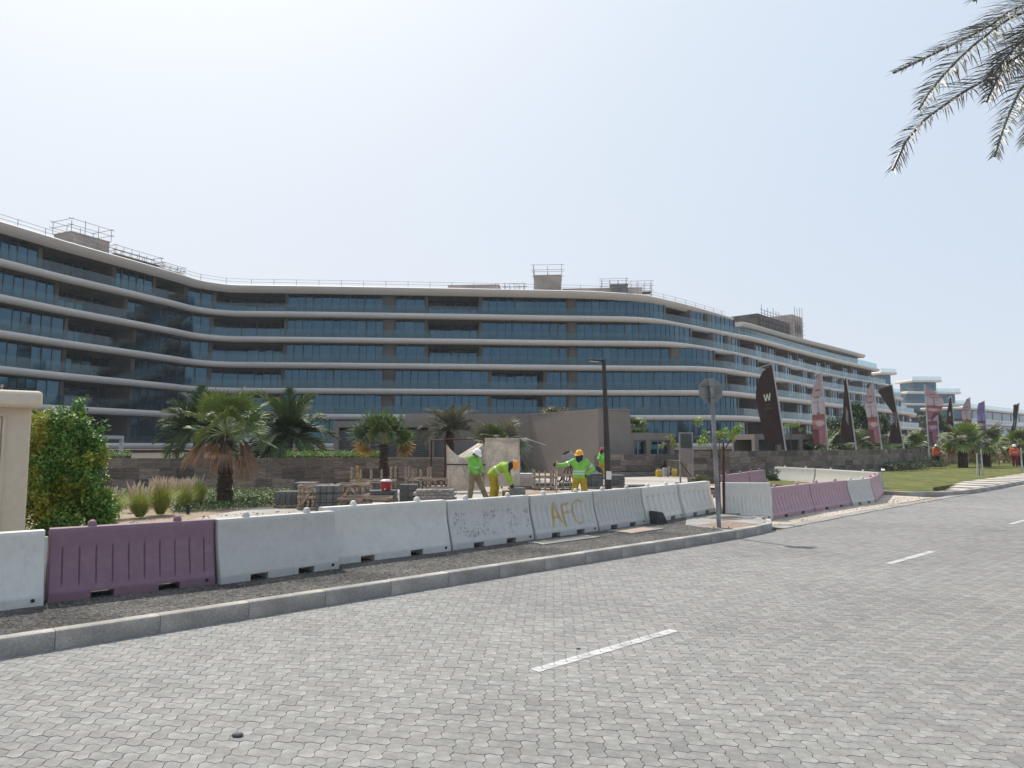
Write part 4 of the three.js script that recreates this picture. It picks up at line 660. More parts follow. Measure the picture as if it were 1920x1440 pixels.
{ // cement mixer left of the far worker
  const t = thing('cement_mixer', 'small cement mixer with pale drum against the tan wall', 'mixer', [2.75, GS, -34.5], 0.5);
  part(t, 'drum', new MB().add(new THREE.LatheGeometry([[0.12, 0], [0.3, 0.1], [0.36, 0.34], [0.24, 0.62], [0.22, 0.63]].map(([a, b]) => new THREE.Vector2(a, b)), 20), new THREE.Matrix4().makeRotationZ(0.5).setPosition(0.15, 0.85, 0)).geo(0), tone(mat.concrete, 0.9));
  part(t, 'stand', new MB().rod(V(-0.35, 0, 0.3), V(0, 0.95, 0), 0.03).rod(V(-0.35, 0, -0.3), V(0, 0.95, 0), 0.03).rod(V(0.45, 0, 0.3), V(0, 0.95, 0), 0.03).rod(V(0.45, 0, -0.3), V(0, 0.95, 0), 0.03).geo(), mat.rust);
  for (const s of [-1, 1]) part(t, 'wheel', new MB().add(new THREE.TorusGeometry(0.16, 0.04, 8, 18), new THREE.Matrix4().setPosition(-0.35, 0.2, s * 0.34)).geo(0), mat.black);
}
{ const t = thing('tyre', 'dark tyre propped up near the far worker', 'tyre', [4.1, GS + 0.4, -35.2], 0.2); part(t, 'tyre_ring', new MB().add(new THREE.TorusGeometry(0.28, 0.12, 10, 24)).geo(0), M({ color: C(0.03, 0.035, 0.05), roughness: 0.8 })); part(t, 'rim', new MB().add(new THREE.CylinderGeometry(0.17, 0.17, 0.08, 20).rotateX(PI / 2)).geo(0), mat.steel); t.rotation.x = -0.12; }
{ // hoses, kerb boards and shuttering along the trench
  const board = (label, x, z, w, ry, y = 0.1, m = mat.wood) => single('kerb_board', new MB().box(x, GS + y, z, w, 0.16, 0.05, ry).geo(), m, label, 'board', 'shuttering boards');
  board('long shuttering board lying right of the lamp post', 6.0, -25.2, 4.0, 0.22); board('grey shuttering board in front of the worker with the shovel', 0.9, -22.6, 2.3, 0.14, 0.08, mat.concreteD); board('brown shuttering board across the driveway', 7.0, -27.2, 3.2, 0.12, 0.08, mat.rust);
  for (const [x, z, h, l] of [[6.0, -26.0, 0.42, 'short dark post stub left of the sign'], [4.75, -25.4, 0.24, 'shorter dark post stub near the lamp post']]) single('post_stub', new MB().box(x, h / 2 + GS, z, 0.12, h, 0.12).box(x, GS + 0.03, z, 0.3, 0.06, 0.24).geo(), mat.black, l, 'post');
  const heap = (label, x, z, w, h, d, m, seed) => { const g = new THREE.SphereGeometry(1, 40, 20, 0, 2 * PI, 0, PI / 2), p = g.attributes.position; for (let i = 0; i < p.count; i++) { const X = p.getX(i), Y = p.getY(i), Z = p.getZ(i), n = 0.75 + 0.5 * fbm(X * 0.3 + seed, Z * 0.3 + seed * 3, 8, 4); p.setXYZ(i, X * w * n, Y * h * (0.6 + 0.8 * fbm(X * 0.5 + seed, Z * 0.5, 8, 4)), Z * d * n); } g.computeVertexNormals(); g.translate(x, GS - 0.01, z); return single('sand_heap', boxUV(g), m, label, 'sand heap'); };
  heap('low heap of yellow sand behind the barrier with letters', 0.65, -24.6, 1.5, 0.22, 0.9, mat.sand, 1); heap('flat heap of pale sand near the standing worker', 3.6, -25.5, 1.6, 0.16, 0.8, tone(mat.sand, 1.15), 2);
  const can = (x, z, c, l, ry) => { const t = thing('jerrycan', l, 'canister', [x, GS, z], ry, 'yellow canisters by the driveway wall'); part(t, 'can_body', boxUV(new RoundedBoxGeometry(0.34, 0.36, 0.24, 3, 0.04)).translate(0, 0.18, 0), M({ color: c, roughness: 0.45 })); part(t, 'can_neck', new MB().rod(V(0.1, 0.36, 0), V(0.1, 0.42, 0), 0.04).tube([V(-0.12, 0.36, 0), V(-0.1, 0.43, 0), V(0.02, 0.43, 0), V(0.04, 0.36, 0)], 0.018).geo(), mat.plastic); };
  can(8.3, -40.4, C(0.55, 0.36, 0.02), 'left yellow canister by the driveway wall', 0.3); can(9.3, -40.9, C(0.58, 0.42, 0.05), 'right yellow canister by the driveway wall', -0.2);
  const bx = thing('carton', 'pale open carton between the yellow canisters', 'carton', [8.8, GS, -40.9], 0.2); part(bx, 'carton_body', boxUV(new THREE.BoxGeometry(0.34, 0.48, 0.3)).translate(0, 0.24, 0), mat.white); part(bx, 'flap', new MB().box(0.22, 0.52, 0, 0.16, 0.01, 0.28, 0, 0, -0.5).geo(), mat.white);
}
// ---------------------------------------------------------------- lamp post, signs, stakes
{
  const t = thing('street_lamp', 'tall brown tapered street lamp with one flat head', 'street lamp', [3.72, GS, -27.6]);
  part(t, 'pole', new MB().rod(V(0, 0, 0), V(-0.13, 5.1, 0), 0.135, 0.075, 20).geo(), mat.bronze); part(t, 'base_plate', boxUV(new RoundedBoxGeometry(0.42, 0.05, 0.42, 1, 0.01)).translate(0, 0.03, 0), mat.rust);
  part(t, 'arm', new MB().rod(V(-0.13, 5.07, 0), V(-0.3, 5.1, 0), 0.03).geo(), mat.bronze); const h = part(t, 'lamp_head', boxUV(new RoundedBoxGeometry(0.5, 0.07, 0.2, 3, 0.03)).rotateZ(-0.1).translate(-0.46, 5.08, 0), mat.bronze); part(h, 'lens', boxUV(new THREE.BoxGeometry(0.36, 0.012, 0.13)).rotateZ(-0.1).translate(-0.5, 5.035, 0), M({ color: C(0.75, 0.72, 0.62), roughness: 0.3 }));
  part(t, 'service_label', boxUV(new THREE.BoxGeometry(0.2, 0.32, 0.012)).translate(0, 0.62, 0.133), mat.plastic);
}
{
  const t = thing('road_sign', 'back of an octagonal road sign on a grey post at the corner', 'road sign', [4.06, 0.162, -14.11], 0.12);
  part(t, 'post', new MB().rod(V(0, 0, 0), V(-0.085, 2.95, 0), 0.042, 0.042, 16).geo(), mat.steel);
  const oct = new THREE.Shape(); for (let i = 0; i < 8; i++) { const a = PI / 8 + i * PI / 4; oct[i ? 'lineTo' : 'moveTo'](0.262 * Math.cos(a), 0.262 * Math.sin(a)); } oct.closePath();
  const pl = part(t, 'sign_plate', boxUV(plain(new THREE.ExtrudeGeometry(oct, { depth: 0.004, bevelEnabled: true, bevelSize: 0.004, bevelThickness: 0.003, bevelSegments: 1 }))), M({ color: C(0.40, 0.395, 0.385), metalness: 0.35, roughness: 0.6, map: rep(tBlotch, 1.5) })); pl.position.set(-0.08, 2.7, -0.062);
  part(pl, 'stiffener', new MB().box(0, 0.12, 0.018, 0.42, 0.035, 0.02).box(0, -0.12, 0.018, 0.42, 0.035, 0.02).geo(), mat.steel);
  part(t, 'clamp', new MB().box(-0.08, 2.82, 0.005, 0.11, 0.04, 0.11).box(-0.075, 2.58, 0.005, 0.11, 0.04, 0.11).geo(), mat.steel);
  part(t, 'base_plate', new MB().box(0, 0.006, 0, 0.42, 0.014, 0.3).rod(V(-0.15, 0, 0.1), V(-0.15, 0.04, 0.1), 0.015).rod(V(0.15, 0, 0.1), V(0.15, 0.04, 0.1), 0.015).geo(), mat.pipe);
}
single('rusty_post', new MB().rod(V(5.03, 0.1, -17.05), V(5.06, 1.75, -17.05), 0.032, 0.03, 10).rod(V(5.06, 1.75, -17.05), V(5.06, 1.83, -17.05), 0.02, 0.02, 8).geo(), mat.rust, 'thin rust-red post just right of the road sign', 'post');
{
  const t = thing('site_notice', 'tall grey frame holding a notice board in front of the wall', 'notice board', [7.95, GS, -32.6], 0.2); for (const x of [-0.3, 0.32]) part(t, 'frame_post', new MB().box(x, 1.18, 0, 0.06, 2.36, 0.06).geo(), mat.steel); part(t, 'frame_rail', new MB().box(0.01, 2.33, 0, 0.56, 0.06, 0.05).box(0.01, 1.62, 0, 0.56, 0.04, 0.05).box(0.01, 0.05, 0, 0.8, 0.06, 0.3).geo(), mat.steel);
  part(t, 'upper_board', boxUV(new THREE.BoxGeometry(0.55, 0.66, 0.02)).translate(0.01, 1.97, 0), M({ color: C(0.07, 0.085, 0.07), roughness: 0.3, map: rep(tBlotch, 0.6) })); part(t, 'lower_board', boxUV(new THREE.BoxGeometry(0.55, 0.66, 0.02)).translate(0.01, 1.27, 0), mat.tan);
  part(t, 'prop', new MB().rod(V(-0.28, 1.0, 0.03), V(0.3, 0.1, 0.25), 0.02).geo(), mat.rust);
}
{ const b = thing('garden_bollard', 'small dark bollard light beside the ornamental grasses', 'bollard', [-8.55, 0.0, -18.95]); part(b, 'stem', new MB().rod(V(0, -0.02, 0), V(0, 0.17, 0), 0.045, 0.045, 14).geo(), mat.black); part(b, 'cap', new MB().rod(V(0, 0.2, 0), V(0, 0.235, 0), 0.06, 0.055, 14).rod(V(0, 0.16, 0), V(0, 0.21, 0), 0.03).geo(), mat.black); }
{ // stones on the road
  const r = R(4); for (const [s, t, k, l] of [[1.75, 4.5, 0.022, 'dark flat pebble lying on the pavers at the lower left'], [4.69, 4.39, 0.012, 'tiny dark pebble near the painted dash']]) { const g = new THREE.IcosahedronGeometry(k, 2), p = g.attributes.position; for (let i = 0; i < p.count; i++) { const f = 0.8 + 0.4 * vn(p.getX(i) * 60 + 50, p.getZ(i) * 60 + p.getY(i) * 40 + 50, 256); p.setXYZ(i, p.getX(i) * f * 1.5, p.getY(i) * f * 0.6, p.getZ(i) * f); } g.computeVertexNormals(); const o = single('pebble', boxUV(g), M({ color: C(0.06, 0.055, 0.06), roughness: 0.7 }), l, 'pebble'); o.position.copy(stv(s, t, k * 0.5)); }
}
// ---------------------------------------------------------------- feather flags on poles
function flag(label, x, z, H, o) {
  const y0 = o.y0 ?? 0.9, t = thing('feather_flag', label, 'flag', [x, y0, z], o.ry || 0, 'feather flags along the wall'); const lean = o.lean || 0.03, top = V(-lean * H, H, 0);
  part(t, 'flag_pole', new MB().rod(V(0, 0, 0), top, 0.055, 0.035, 8).rod(top, top.clone().add(V(-(o.arm || 0.75), -0.32, 0)), 0.02, 0.015, 6).geo(), mat.white);
  const n = 14, m = 40, pos = [], uv = [], len = o.len, P = (i, j) => { const u = i / n, v = j / m, py = H - 0.08 - len * v; const px = -lean * py; const w = o.width(v); const fold = o.twist || 0; const a = fold * v * v; return [px - 0.04 - w * u * Math.cos(a), py - (1 - v) * u * (o.arm || 0.75) * 0.42 * (v < 0.5 ? 1 : 1), 0.10 * Math.sin(v * 7 + u * 2 + (o.ph || 0)) * u + 0.05 * Math.sin(u * 7 + v * 13) * u + w * u * Math.sin(a)]; };
  for (let i = 0; i < n; i++) for (let j = 0; j < m; j++) { const q = [[i, j], [i, j + 1], [i + 1, j + 1], [i, j], [i + 1, j + 1], [i + 1, j]]; for (const [a, b] of q) { pos.push(...P(a, b)); uv.push(1 - a / n, 1 - b / m); } }
  const g = new THREE.BufferGeometry(); g.setAttribute('position', new THREE.Float32BufferAttribute(pos, 3)); g.setAttribute('uv', new THREE.Float32BufferAttribute(uv, 2)); g.computeVertexNormals(); part(t, 'flag_cloth', toCreasedNormals(g, 1.2), o.m);
  return t;
}
const clothM = (map, c = C(1, 1, 1)) => M({ color: c.multiplyScalar(0.85), map, roughness: 0.85, transmission: 0.2, thickness: 0 });
const tW = canvasTex(256, 768, (c, w, h) => { c.fillStyle = '#3a2420'; c.fillRect(0, 0, w, h); c.fillStyle = '#d9d4cf'; c.font = 'bold 96px sans-serif'; c.textAlign = 'center'; c.fillText('W', 138, 330); c.fillStyle = 'rgba(200,190,184,0.55)'; for (const [y, l, k] of [[366, 70, 5], [398, 96, 4], [410, 120, 4]]) for (let x = 0; x < l; x += 9) c.fillRect(138 - l / 2 + x, y, 6, k); });
const tScript = canvasTex(256, 768, (c, w, h) => { c.fillStyle = '#3a2822'; c.fillRect(0, 0, w, h); c.fillStyle = '#cfc8c2'; const r = R(5); for (let k = 0; k < 3; k++) for (let y = 0; y < 170; y += 9) c.fillRect(110 + k * 22, 330 + k * 25 + y, 8 + r() * 9, 6); });
const tRoom = canvasTex(256, 768, (c, w, h) => { c.fillStyle = '#b39a9c'; c.fillRect(0, 0, w, h); c.fillStyle = '#c4b6b8'; c.fillRect(0, 250, w, 260); const r = R(8); c.fillStyle = '#6d4148'; c.fillRect(70, 170, 110, 16); c.fillRect(70, 250, 130, 10); c.fillStyle = '#5a4a52'; c.fillRect(140, 262, 10, 170); c.fillRect(110, 425, 70, 10); c.fillStyle = '#915a55'; c.fillRect(0, 440, w, 60); c.fillStyle = '#b98a7f'; c.fillRect(0, 500, w, 50); c.fillStyle = '#a5747a'; c.fillRect(0, 550, w, 220); c.fillStyle = '#c9b0b2'; c.beginPath(); c.ellipse(150, 540, 90, 30, 0, 0, 7); c.fill(); c.fillStyle = '#74484f'; c.fillRect(0, 600, 110, 168); for (let i = 0; i < 300; i++) { c.fillStyle = `rgba(${r() < 0.5 ? '255,230,230' : '50,20,25'},0.05)`; c.fillRect(r() * w, r() * h, 20 + r() * 60, 6 + r() * 20); } });
const fW = (mx, e = 0.45) => (v) => mx * Math.pow(Math.sin(Math.min(1, v * 1.6 + 0.12) * PI / 2), e) * (1 - 0.25 * Math.max(0, v - 0.6));
flag('dark brown feather flag with a large white letter', 15.75, -40.8, 5.6, { m: clothM(tW), width: fW(1.2), len: 4.6, lean: 0.125, arm: 0.95, ph: 0.5 });
flag('pink feather flag printed with a room, next to the lettered one', 19.35, -43.6, 5.45, { m: clothM(tRoom), width: fW(0.82, 0.9), len: 4.45, lean: 0.045, arm: 0.5, ph: 2 });
flag('narrow dark feather flag with vertical white script', 22.9, -47.3, 5.5, { m: clothM(tScript), width: (v) => 0.15 + 0.75 * v, len: 4.35, lean: 0.095, arm: 1.0, ph: 4 });
flag('pink printed feather flag in the middle of the row', 25.9, -49.8, 5.45, { m: clothM(tRoom), width: fW(0.76, 0.9), len: 4.3, lean: 0.09, arm: 0.5, ph: 1 });
flag('dark curled feather flag flying off its pole top', 29.4, -53.3, 5.5, { m: clothM(tScript), width: (v) => 1.15 * Math.abs(v - 0.5) * 1.5 + 0.18, len: 4.4, lean: 0.14, arm: 1.1, ph: 3 });
flag('pale pink feather flag blown out to the right', 33.0, -56.4, 5.7, { m: clothM(tRoom, C(0.95, 0.9, 0.95)), width: (v) => 0.4 + 1.0 * Math.sin(PI * v), len: 2.7, lean: -0.02, arm: 0.6, ry: PI, ph: 1 });
flag('hanging mauve feather flag behind the pale pink one', 36.6, -61, 5.6, { m: clothM(tRoom, C(0.8, 0.75, 1)), width: fW(0.95), len: 4.4, lean: 0.01, arm: 0.5, ph: 5 });
flag('dark triangular feather flag beyond the workers', 40.5, -65, 5.4, { m: clothM(tW), width: (v) => 0.1 + 1.1 * v, len: 4.0, lean: 0.03, arm: 0.4, ph: 2, y0: 0.9 });
flag('slim pale feather flag between dark and blue ones', 44.0, -68, 5.5, { m: clothM(tRoom, C(0.9, 0.85, 0.9)), width: fW(0.8), len: 3.6, lean: 0.01, arm: 0.3, ph: 0 });
flag('blue-violet feather flag above the right palms', 47.7, -71.5, 5.4, { m: clothM(tRoom, C(0.45, 0.45, 0.95)), width: fW(0.85, 0.3), len: 3.4, lean: 0.01, arm: 0.5, ph: 3 });
flag('thin violet feather flag at the far right', 51.6, -73.5, 5.3, { m: clothM(tScript, C(0.9, 0.9, 1.6)), width: (v) => 0.55 - 0.2 * v, len: 3.6, lean: -0.19, arm: 0.4, ph: 3 });
// ---------------------------------------------------------------- plants
const leafM = (r, g, b, tr = 0.35, rough = 0.7) => M({ color: C(r, g, b), roughness: rough, transmission: tr, thickness: 0, side: THREE.DoubleSide });
const vLeaf = M({ color: C(1, 1, 1), vertexColors: true, roughness: 0.55, transmission: 0.35, thickness: 0, side: THREE.DoubleSide });
const L = { feather: leafM(0.085, 0.14, 0.035), feather2: leafM(0.115, 0.165, 0.045), featherDk: leafM(0.06, 0.095, 0.035), fan: leafM(0.12, 0.175, 0.035), fan2: leafM(0.17, 0.235, 0.04), silver: leafM(0.15, 0.20, 0.11), dead: leafM(0.30, 0.19, 0.125, 0.2, 0.9), amber: leafM(0.36, 0.23, 0.06), stalk: M({ color: C(0.22, 0.25, 0.09), roughness: 0.7 }), trunk: M({ color: C(0.17, 0.125, 0.095), map: rep(tWood, 1.2), bumpMap: rep(bRough, 1.5), bumpScale: 0.03, roughness: 1 }), bark: M({ color: C(0.22, 0.18, 0.14), map: rep(tWood, 2), roughness: 0.95 }), dust: leafM(0.17, 0.165, 0.10), olive: leafM(0.115, 0.115, 0.06, 0.25, 0.45), olive2: leafM(0.095, 0.085, 0.055, 0.25, 0.45) };
// feather frond along a curve
function feather(curve, n, len, w, o = {}) {
  const r = R(o.seed || 1), pos = [], up0 = o.up || V(0, 1, 0), q = V(0, 0, 0);
  for (let i = 0; i < n; i++) for (const s of [-1, 1]) {
    const t = (o.from || 0.12) + (1 - (o.from || 0.12)) * (i + r() * 0.6) / n, p = curve.getPointAt(Math.min(0.999, t)), d = curve.getTangentAt(Math.min(0.999, t));
    const side = d.clone().cross(up0).normalize().multiplyScalar(s), nor = side.clone().cross(d).multiplyScalar(s).normalize();
    const k = Math.sin(PI * Math.min(1, 0.16 + t * 0.8)), l = len * (0.35 + 0.65 * k) * (0.85 + 0.3 * r()) * (1 - 0.45 * Math.pow(t, 5)), a = (0.95 - 0.5 * t) + (r() - 0.5) * 0.25, lift = (o.lift ?? 0.35) * (1 + (r() - 0.5) * 1.6);
    const dir = side.multiplyScalar(Math.sin(a)).addScaledVector(d, Math.cos(a)).addScaledVector(nor, lift).normalize();
    const wv = d.clone().addScaledVector(nor, 0.5 * (r() - 0.5)).normalize().multiplyScalar(w * 0.5);
    const m = p.clone().addScaledVector(dir, l * 0.5), e = p.clone().addScaledVector(dir, l); m.y -= (o.sag || 0.05) * l; e.y -= (o.sag || 0.05) * l * 4 * (0.6 + 0.8 * r());
    const A = p.clone().sub(wv.clone().multiplyScalar(0.5)), B = p.clone().add(wv.clone().multiplyScalar(0.5)), A2 = m.clone().sub(wv), B2 = m.clone().add(wv);
    for (const v of [A, B, B2, A, B2, A2, A2, B2, e]) pos.push(v.x, v.y, v.z);
  }
  const g = tris(pos), tb = plain(new THREE.TubeGeometry(curve, 14, o.rr || w * 0.7, 4)); tb.deleteAttribute('uv'); // stalk tapers by leaf cover
  return mergeGeometries([plain(g), tb]);
}
function arch(Ln, bend, seed, yaw = 0.15) { const r = R(seed), p = []; let a = 0, x = 0, y = 0, z = 0; const n = 8, w = (r() - 0.5) * yaw; for (let i = 0; i <= n; i++) { p.push(V(x, y, z)); a = -bend * Math.pow((i + 1) / n, 1.6); x += Ln / n * Math.cos(a); y += Ln / n * Math.sin(a); z += w * Ln / n * i / n; } return new THREE.CatmullRomCurve3(p); }
// fan leaf: stalk along +x, blade of split segments
function fanGeo(stalk, rad_, segs, droop, seed, spread = 2.3, fold = 0.25) {
  const r = R(seed), cv = arch(stalk, 0.25 + droop * 0.5, seed), e = cv.getPointAt(1), d = cv.getTangentAt(1), pos = [], side = V(0, 0, 1), nor = side.clone().cross(d).normalize();
  for (let i = 0; i < segs; i++) {
    const a0 = (i / segs - 0.5) * 2 * spread, a1 = ((i + 1) / segs - 0.5) * 2 * spread, am = (a0 + a1) / 2, l = rad_ * (0.86 + 0.14 * Math.cos(am)) * (0.9 + 0.2 * r());
    const P = (a, rr, lift) => { const v = e.clone().addScaledVector(d, Math.cos(a) * rr).addScaledVector(side, Math.sin(a) * rr).addScaledVector(nor, lift); v.y -= droop * Math.pow(rr / rad_, 2.2) * rad_ * 0.8; return v; };
    const lf = fold * rad_ * 0.12 * (i % 2 ? 1 : -1), inner = 0.52 + 0.1 * r(), hw = (a1 - a0) * 0.5, tip = P(am + (r() - 0.5) * 0.08, l, (r() - 0.5) * 0.12 * rad_), q0 = P(am - hw, l * inner, 0), q1 = P(am + hw, l * inner, 0), qm = P(am, l * inner, lf * 2), f0 = P(am - hw * 0.6, l * 0.78, 0), f1 = P(am + hw * 0.6, l * 0.78, lf);
    for (const t of [[e, q0, qm], [e, qm, q1], [q0, f0, f1], [q0, f1, q1], [f0, tip, f1]]) for (const v of t) pos.push(v.x, v.y, v.z);
  }
  return { blade: tris(pos), stalk: (() => { const t = plain(new THREE.TubeGeometry(cv, 8, 0.014 + stalk * 0.008, 5)); return t; })() };
}
function trunkGeo(h, r0, r1, seed, boots = true) {
  const r = R(seed), pr = [[0, 0]]; const n = Math.max(8, Math.round(h / 0.07)); for (let i = 0; i <= n; i++) { const k = i / n; pr.push([(r0 + (r1 - r0) * Math.pow(k, 0.6)) * (1 + (i % 2 ? 0.05 : -0.03)), h * k]); } pr.push([0, h + 0.02]);
  const m = new MB().add(new THREE.LatheGeometry(pr.map(([a, b]) => new THREE.Vector2(a, b)), 14));
  if (boots) for (let i = 0; i < n * 4; i++) { const k = 0.12 + 0.88 * r(), a = r() * 2 * PI, rr = r0 + (r1 - r0) * Math.pow(k, 0.6); m.box(Math.cos(a) * rr, h * k, Math.sin(a) * rr, 0.07 + 0.05 * r(), 0.09, 0.05, -a + PI / 2, -0.5, 0); }
  return m.geo();
}
const fGeo = [0, 1, 2, 3].map((i) => feather(arch(1, [0.7, 1.0, 1.3, 0.9][i], 40 + i), 72, 0.30, 0.028, { seed: 50 + i, lift: [0.35, 0.5, 0.25, 0.45][i], rr: 0.011 }));
const fanG = [0, 1, 2].map((i) => fanGeo(1, 1, 22, [0.25, 0.5, 0.1][i], 60 + i)), fanLong = [0, 1, 2].map((i) => fanGeo(1.25, 0.9, 24, [0.2, 0.35, 0.12][i], 65 + i, 1.9)), fanSilver = [0, 1].map((i) => fanGeo(1.0, 0.95, 26, [0.12, 0.22][i], 70 + i, 2.2, 0.7)), fanDead = [0, 1].map((i) => fanGeo(1.15, 0.8, 18, [1.3, 1.6][i], 80 + i, 0.75, 0.4));
function featherPalm(label, x, y, z, h, len, count, seed, o = {}) {
  const t = thing('date_palm', label, 'palm', [x, y, z], 0, 'feather palms in the garden'), r = R(seed);
  part(t, 'trunk', trunkGeo(h, o.r0 || 0.24, o.r1 || 0.2, seed), L.trunk);
  for (let i = 0; i < count; i++) { const k = i / (count - 1), f = part(t, 'frond', fGeo[Math.floor(r() * 4)], o.m || [L.feather, L.feather2, L.featherDk][Math.floor(r() * 3)]); f.position.set(0, h, 0); f.rotation.order = 'YZX'; f.rotation.set((r() - 0.5) * 0.6, i * 2.4 + r() * 0.4, (o.hi ?? 1.45) + ((o.lo ?? -0.15) - (o.hi ?? 1.45)) * Math.pow(k, 0.9) + (r() - 0.5) * 0.2); const s = len * (0.72 + 0.35 * r()); f.scale.set(s, s, s); }
  return t;
}
function fanPalm(label, x, y, z, h, R0, stalk, count, seed, o = {}) {
  const t = thing('fan_palm', label, 'palm', [x, y, z], 0, 'fan palms'), r = R(seed);
  part(t, 'trunk', trunkGeo(h, o.r0 || 0.22, o.r1 || 0.15, seed), o.trunk || L.trunk);
  const add = (set, m, el, az, s, roll) => { const v = set[Math.floor(r() * set.length)], f = part(t, 'fan_leaf', v.blade, m); f.rotation.order = 'YZX'; f.position.set(0, h + 0.02, 0); f.rotation.set((r() - 0.5) * (roll || 2.2), az, el); f.scale.setScalar(s); part(f, 'leaf_stalk', v.stalk, L.stalk); };
  for (let i = 0; i < count; i++) { const k = i / (count - 1); add(o.set || fanG, (o.ms || [L.fan, L.fan, L.fan2])[Math.floor(r() * (o.ms || [1, 1, 1]).length)], (o.hi ?? 1.35) + ((o.lo ?? -0.25) - (o.hi ?? 1.35)) * k + (r() - 0.5) * 0.2, i * 2.4 + (r() - 0.5) * 0.5, R0 * (0.8 + 0.3 * r())); }
  for (const [el, az, s] of o.amber || []) add(o.set || fanG, L.amber, el, az, s * R0, 2.4);
  for (const [el, az, s] of o.hang || []) add(fanDead, L.dust, el, az, s, 0.4);
  for (let i = 0; i < (o.dead || 0); i++) add(fanDead, L.dead, 0.3 - 0.45 * r(), i * 2.4 + r(), R0 * (0.75 + 0.3 * r()), 0.5);
  return t;
}
// leafy volumes: many single leaves spread through a shape
function leaves(n, seed, place, size, cols, aspect = 0.5) {
  const r = R(seed), pos = [], col = [], q = new THREE.Quaternion(), e = new THREE.Euler();
  for (let i = 0; i < n; i++) {
    const p = place(r); if (!p) continue; e.set((r() - 0.5) * 2.2, r() * 2 * PI, (r() - 0.5) * 2.2); q.setFromEuler(e); const s = size * (0.6 + 0.8 * r());
    const pts = [V(-s * 0.5, 0, 0), V(0, s * 0.06, s * aspect * 0.5), V(s * 0.5, -s * 0.08, 0), V(0, s * 0.06, -s * aspect * 0.5)].map((v) => v.applyQuaternion(q).add(p));
    const c = cols(p, r), k = 0.8 + 0.4 * r(); for (const j of [0, 1, 2, 0, 2, 3]) { pos.push(pts[j].x, pts[j].y, pts[j].z); col.push(c[0] * k, c[1] * k, c[2] * k); }
  }
  return tris(pos, col);
}
const ball = (cx, cy, cz, rx, ry, rz) => (r) => { const a = r() * 2 * PI, c = 2 * r() - 1, s = Math.sqrt(1 - c * c), k = Math.pow(r(), 0.4); return V(cx + rx * k * s * Math.cos(a), cy + ry * k * c, cz + rz * k * s * Math.sin(a)); };
function clumpVol(list) { let tot = 0; const acc = list.map((b) => (tot += b[3] * b[4] * b[5])); return (r) => { const k = r() * tot; let i = 0; while (acc[i] < k) i++; return ball(...list[i])(r); }; }
{ // tall shrub beside the kiosk
  const t = thing('tall_shrub', 'tall dense green and yellow shrub beside the beige kiosk', 'shrub', [-8.55, 0, -13.7]), r = R(77), cl = [];
  for (let i = 0; i < 95; i++) { const y = 0.15 + 2.15 * r(), w = 0.46 + 0.32 * (1 - y / 2.4), a = r() * 2 * PI, k = Math.sqrt(r()) * w; cl.push([Math.cos(a) * k * 1.05 - 0.12, y, Math.sin(a) * k, 0.2 + 0.16 * r(), 0.2 + 0.16 * r(), 0.22]); }
  for (let i = 0; i < 46; i++) { const y = 0.2 + 2.1 * r(), a = r() * 2 * PI, w = (0.5 + 0.34 * (1 - y / 2.4)) * (0.95 + 0.35 * r()); cl.push([Math.cos(a) * w * 1.05 - 0.1, y + 0.1, Math.sin(a) * w, 0.07 + 0.05 * r(), 0.1 + 0.09 * r(), 0.08]); }
  for (let i = 0; i < 12; i++) cl.push([0.18 + 0.12 * (r() - 0.5), 1.9 + 0.07 * i, (r() - 0.5) * 0.2, 0.2 - 0.008 * i, 0.12, 0.18]); for (let i = 0; i < 14; i++) cl.push([0.62 + 0.25 * r(), 0.15 + 0.75 * r(), 0.1, 0.2, 0.18, 0.22]);
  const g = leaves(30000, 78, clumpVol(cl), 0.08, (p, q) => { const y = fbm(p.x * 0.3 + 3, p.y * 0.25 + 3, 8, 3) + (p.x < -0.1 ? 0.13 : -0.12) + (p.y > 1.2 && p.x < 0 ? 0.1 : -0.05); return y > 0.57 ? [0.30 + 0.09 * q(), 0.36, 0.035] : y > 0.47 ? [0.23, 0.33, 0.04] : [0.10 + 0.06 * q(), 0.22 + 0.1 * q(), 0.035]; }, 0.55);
  part(t, 'foliage', g, vLeaf); const m = new MB(); for (let i = 0; i < 9; i++) m.tube([V((r() - 0.5) * 0.4, 0, (r() - 0.5) * 0.3), V((r() - 0.5) * 0.5, 1, (r() - 0.5) * 0.4), V((r() - 0.5) * 0.7, 2.1, (r() - 0.5) * 0.5)], 0.018, 5, 8); part(t, 'stems', m.geo(), L.bark);
}
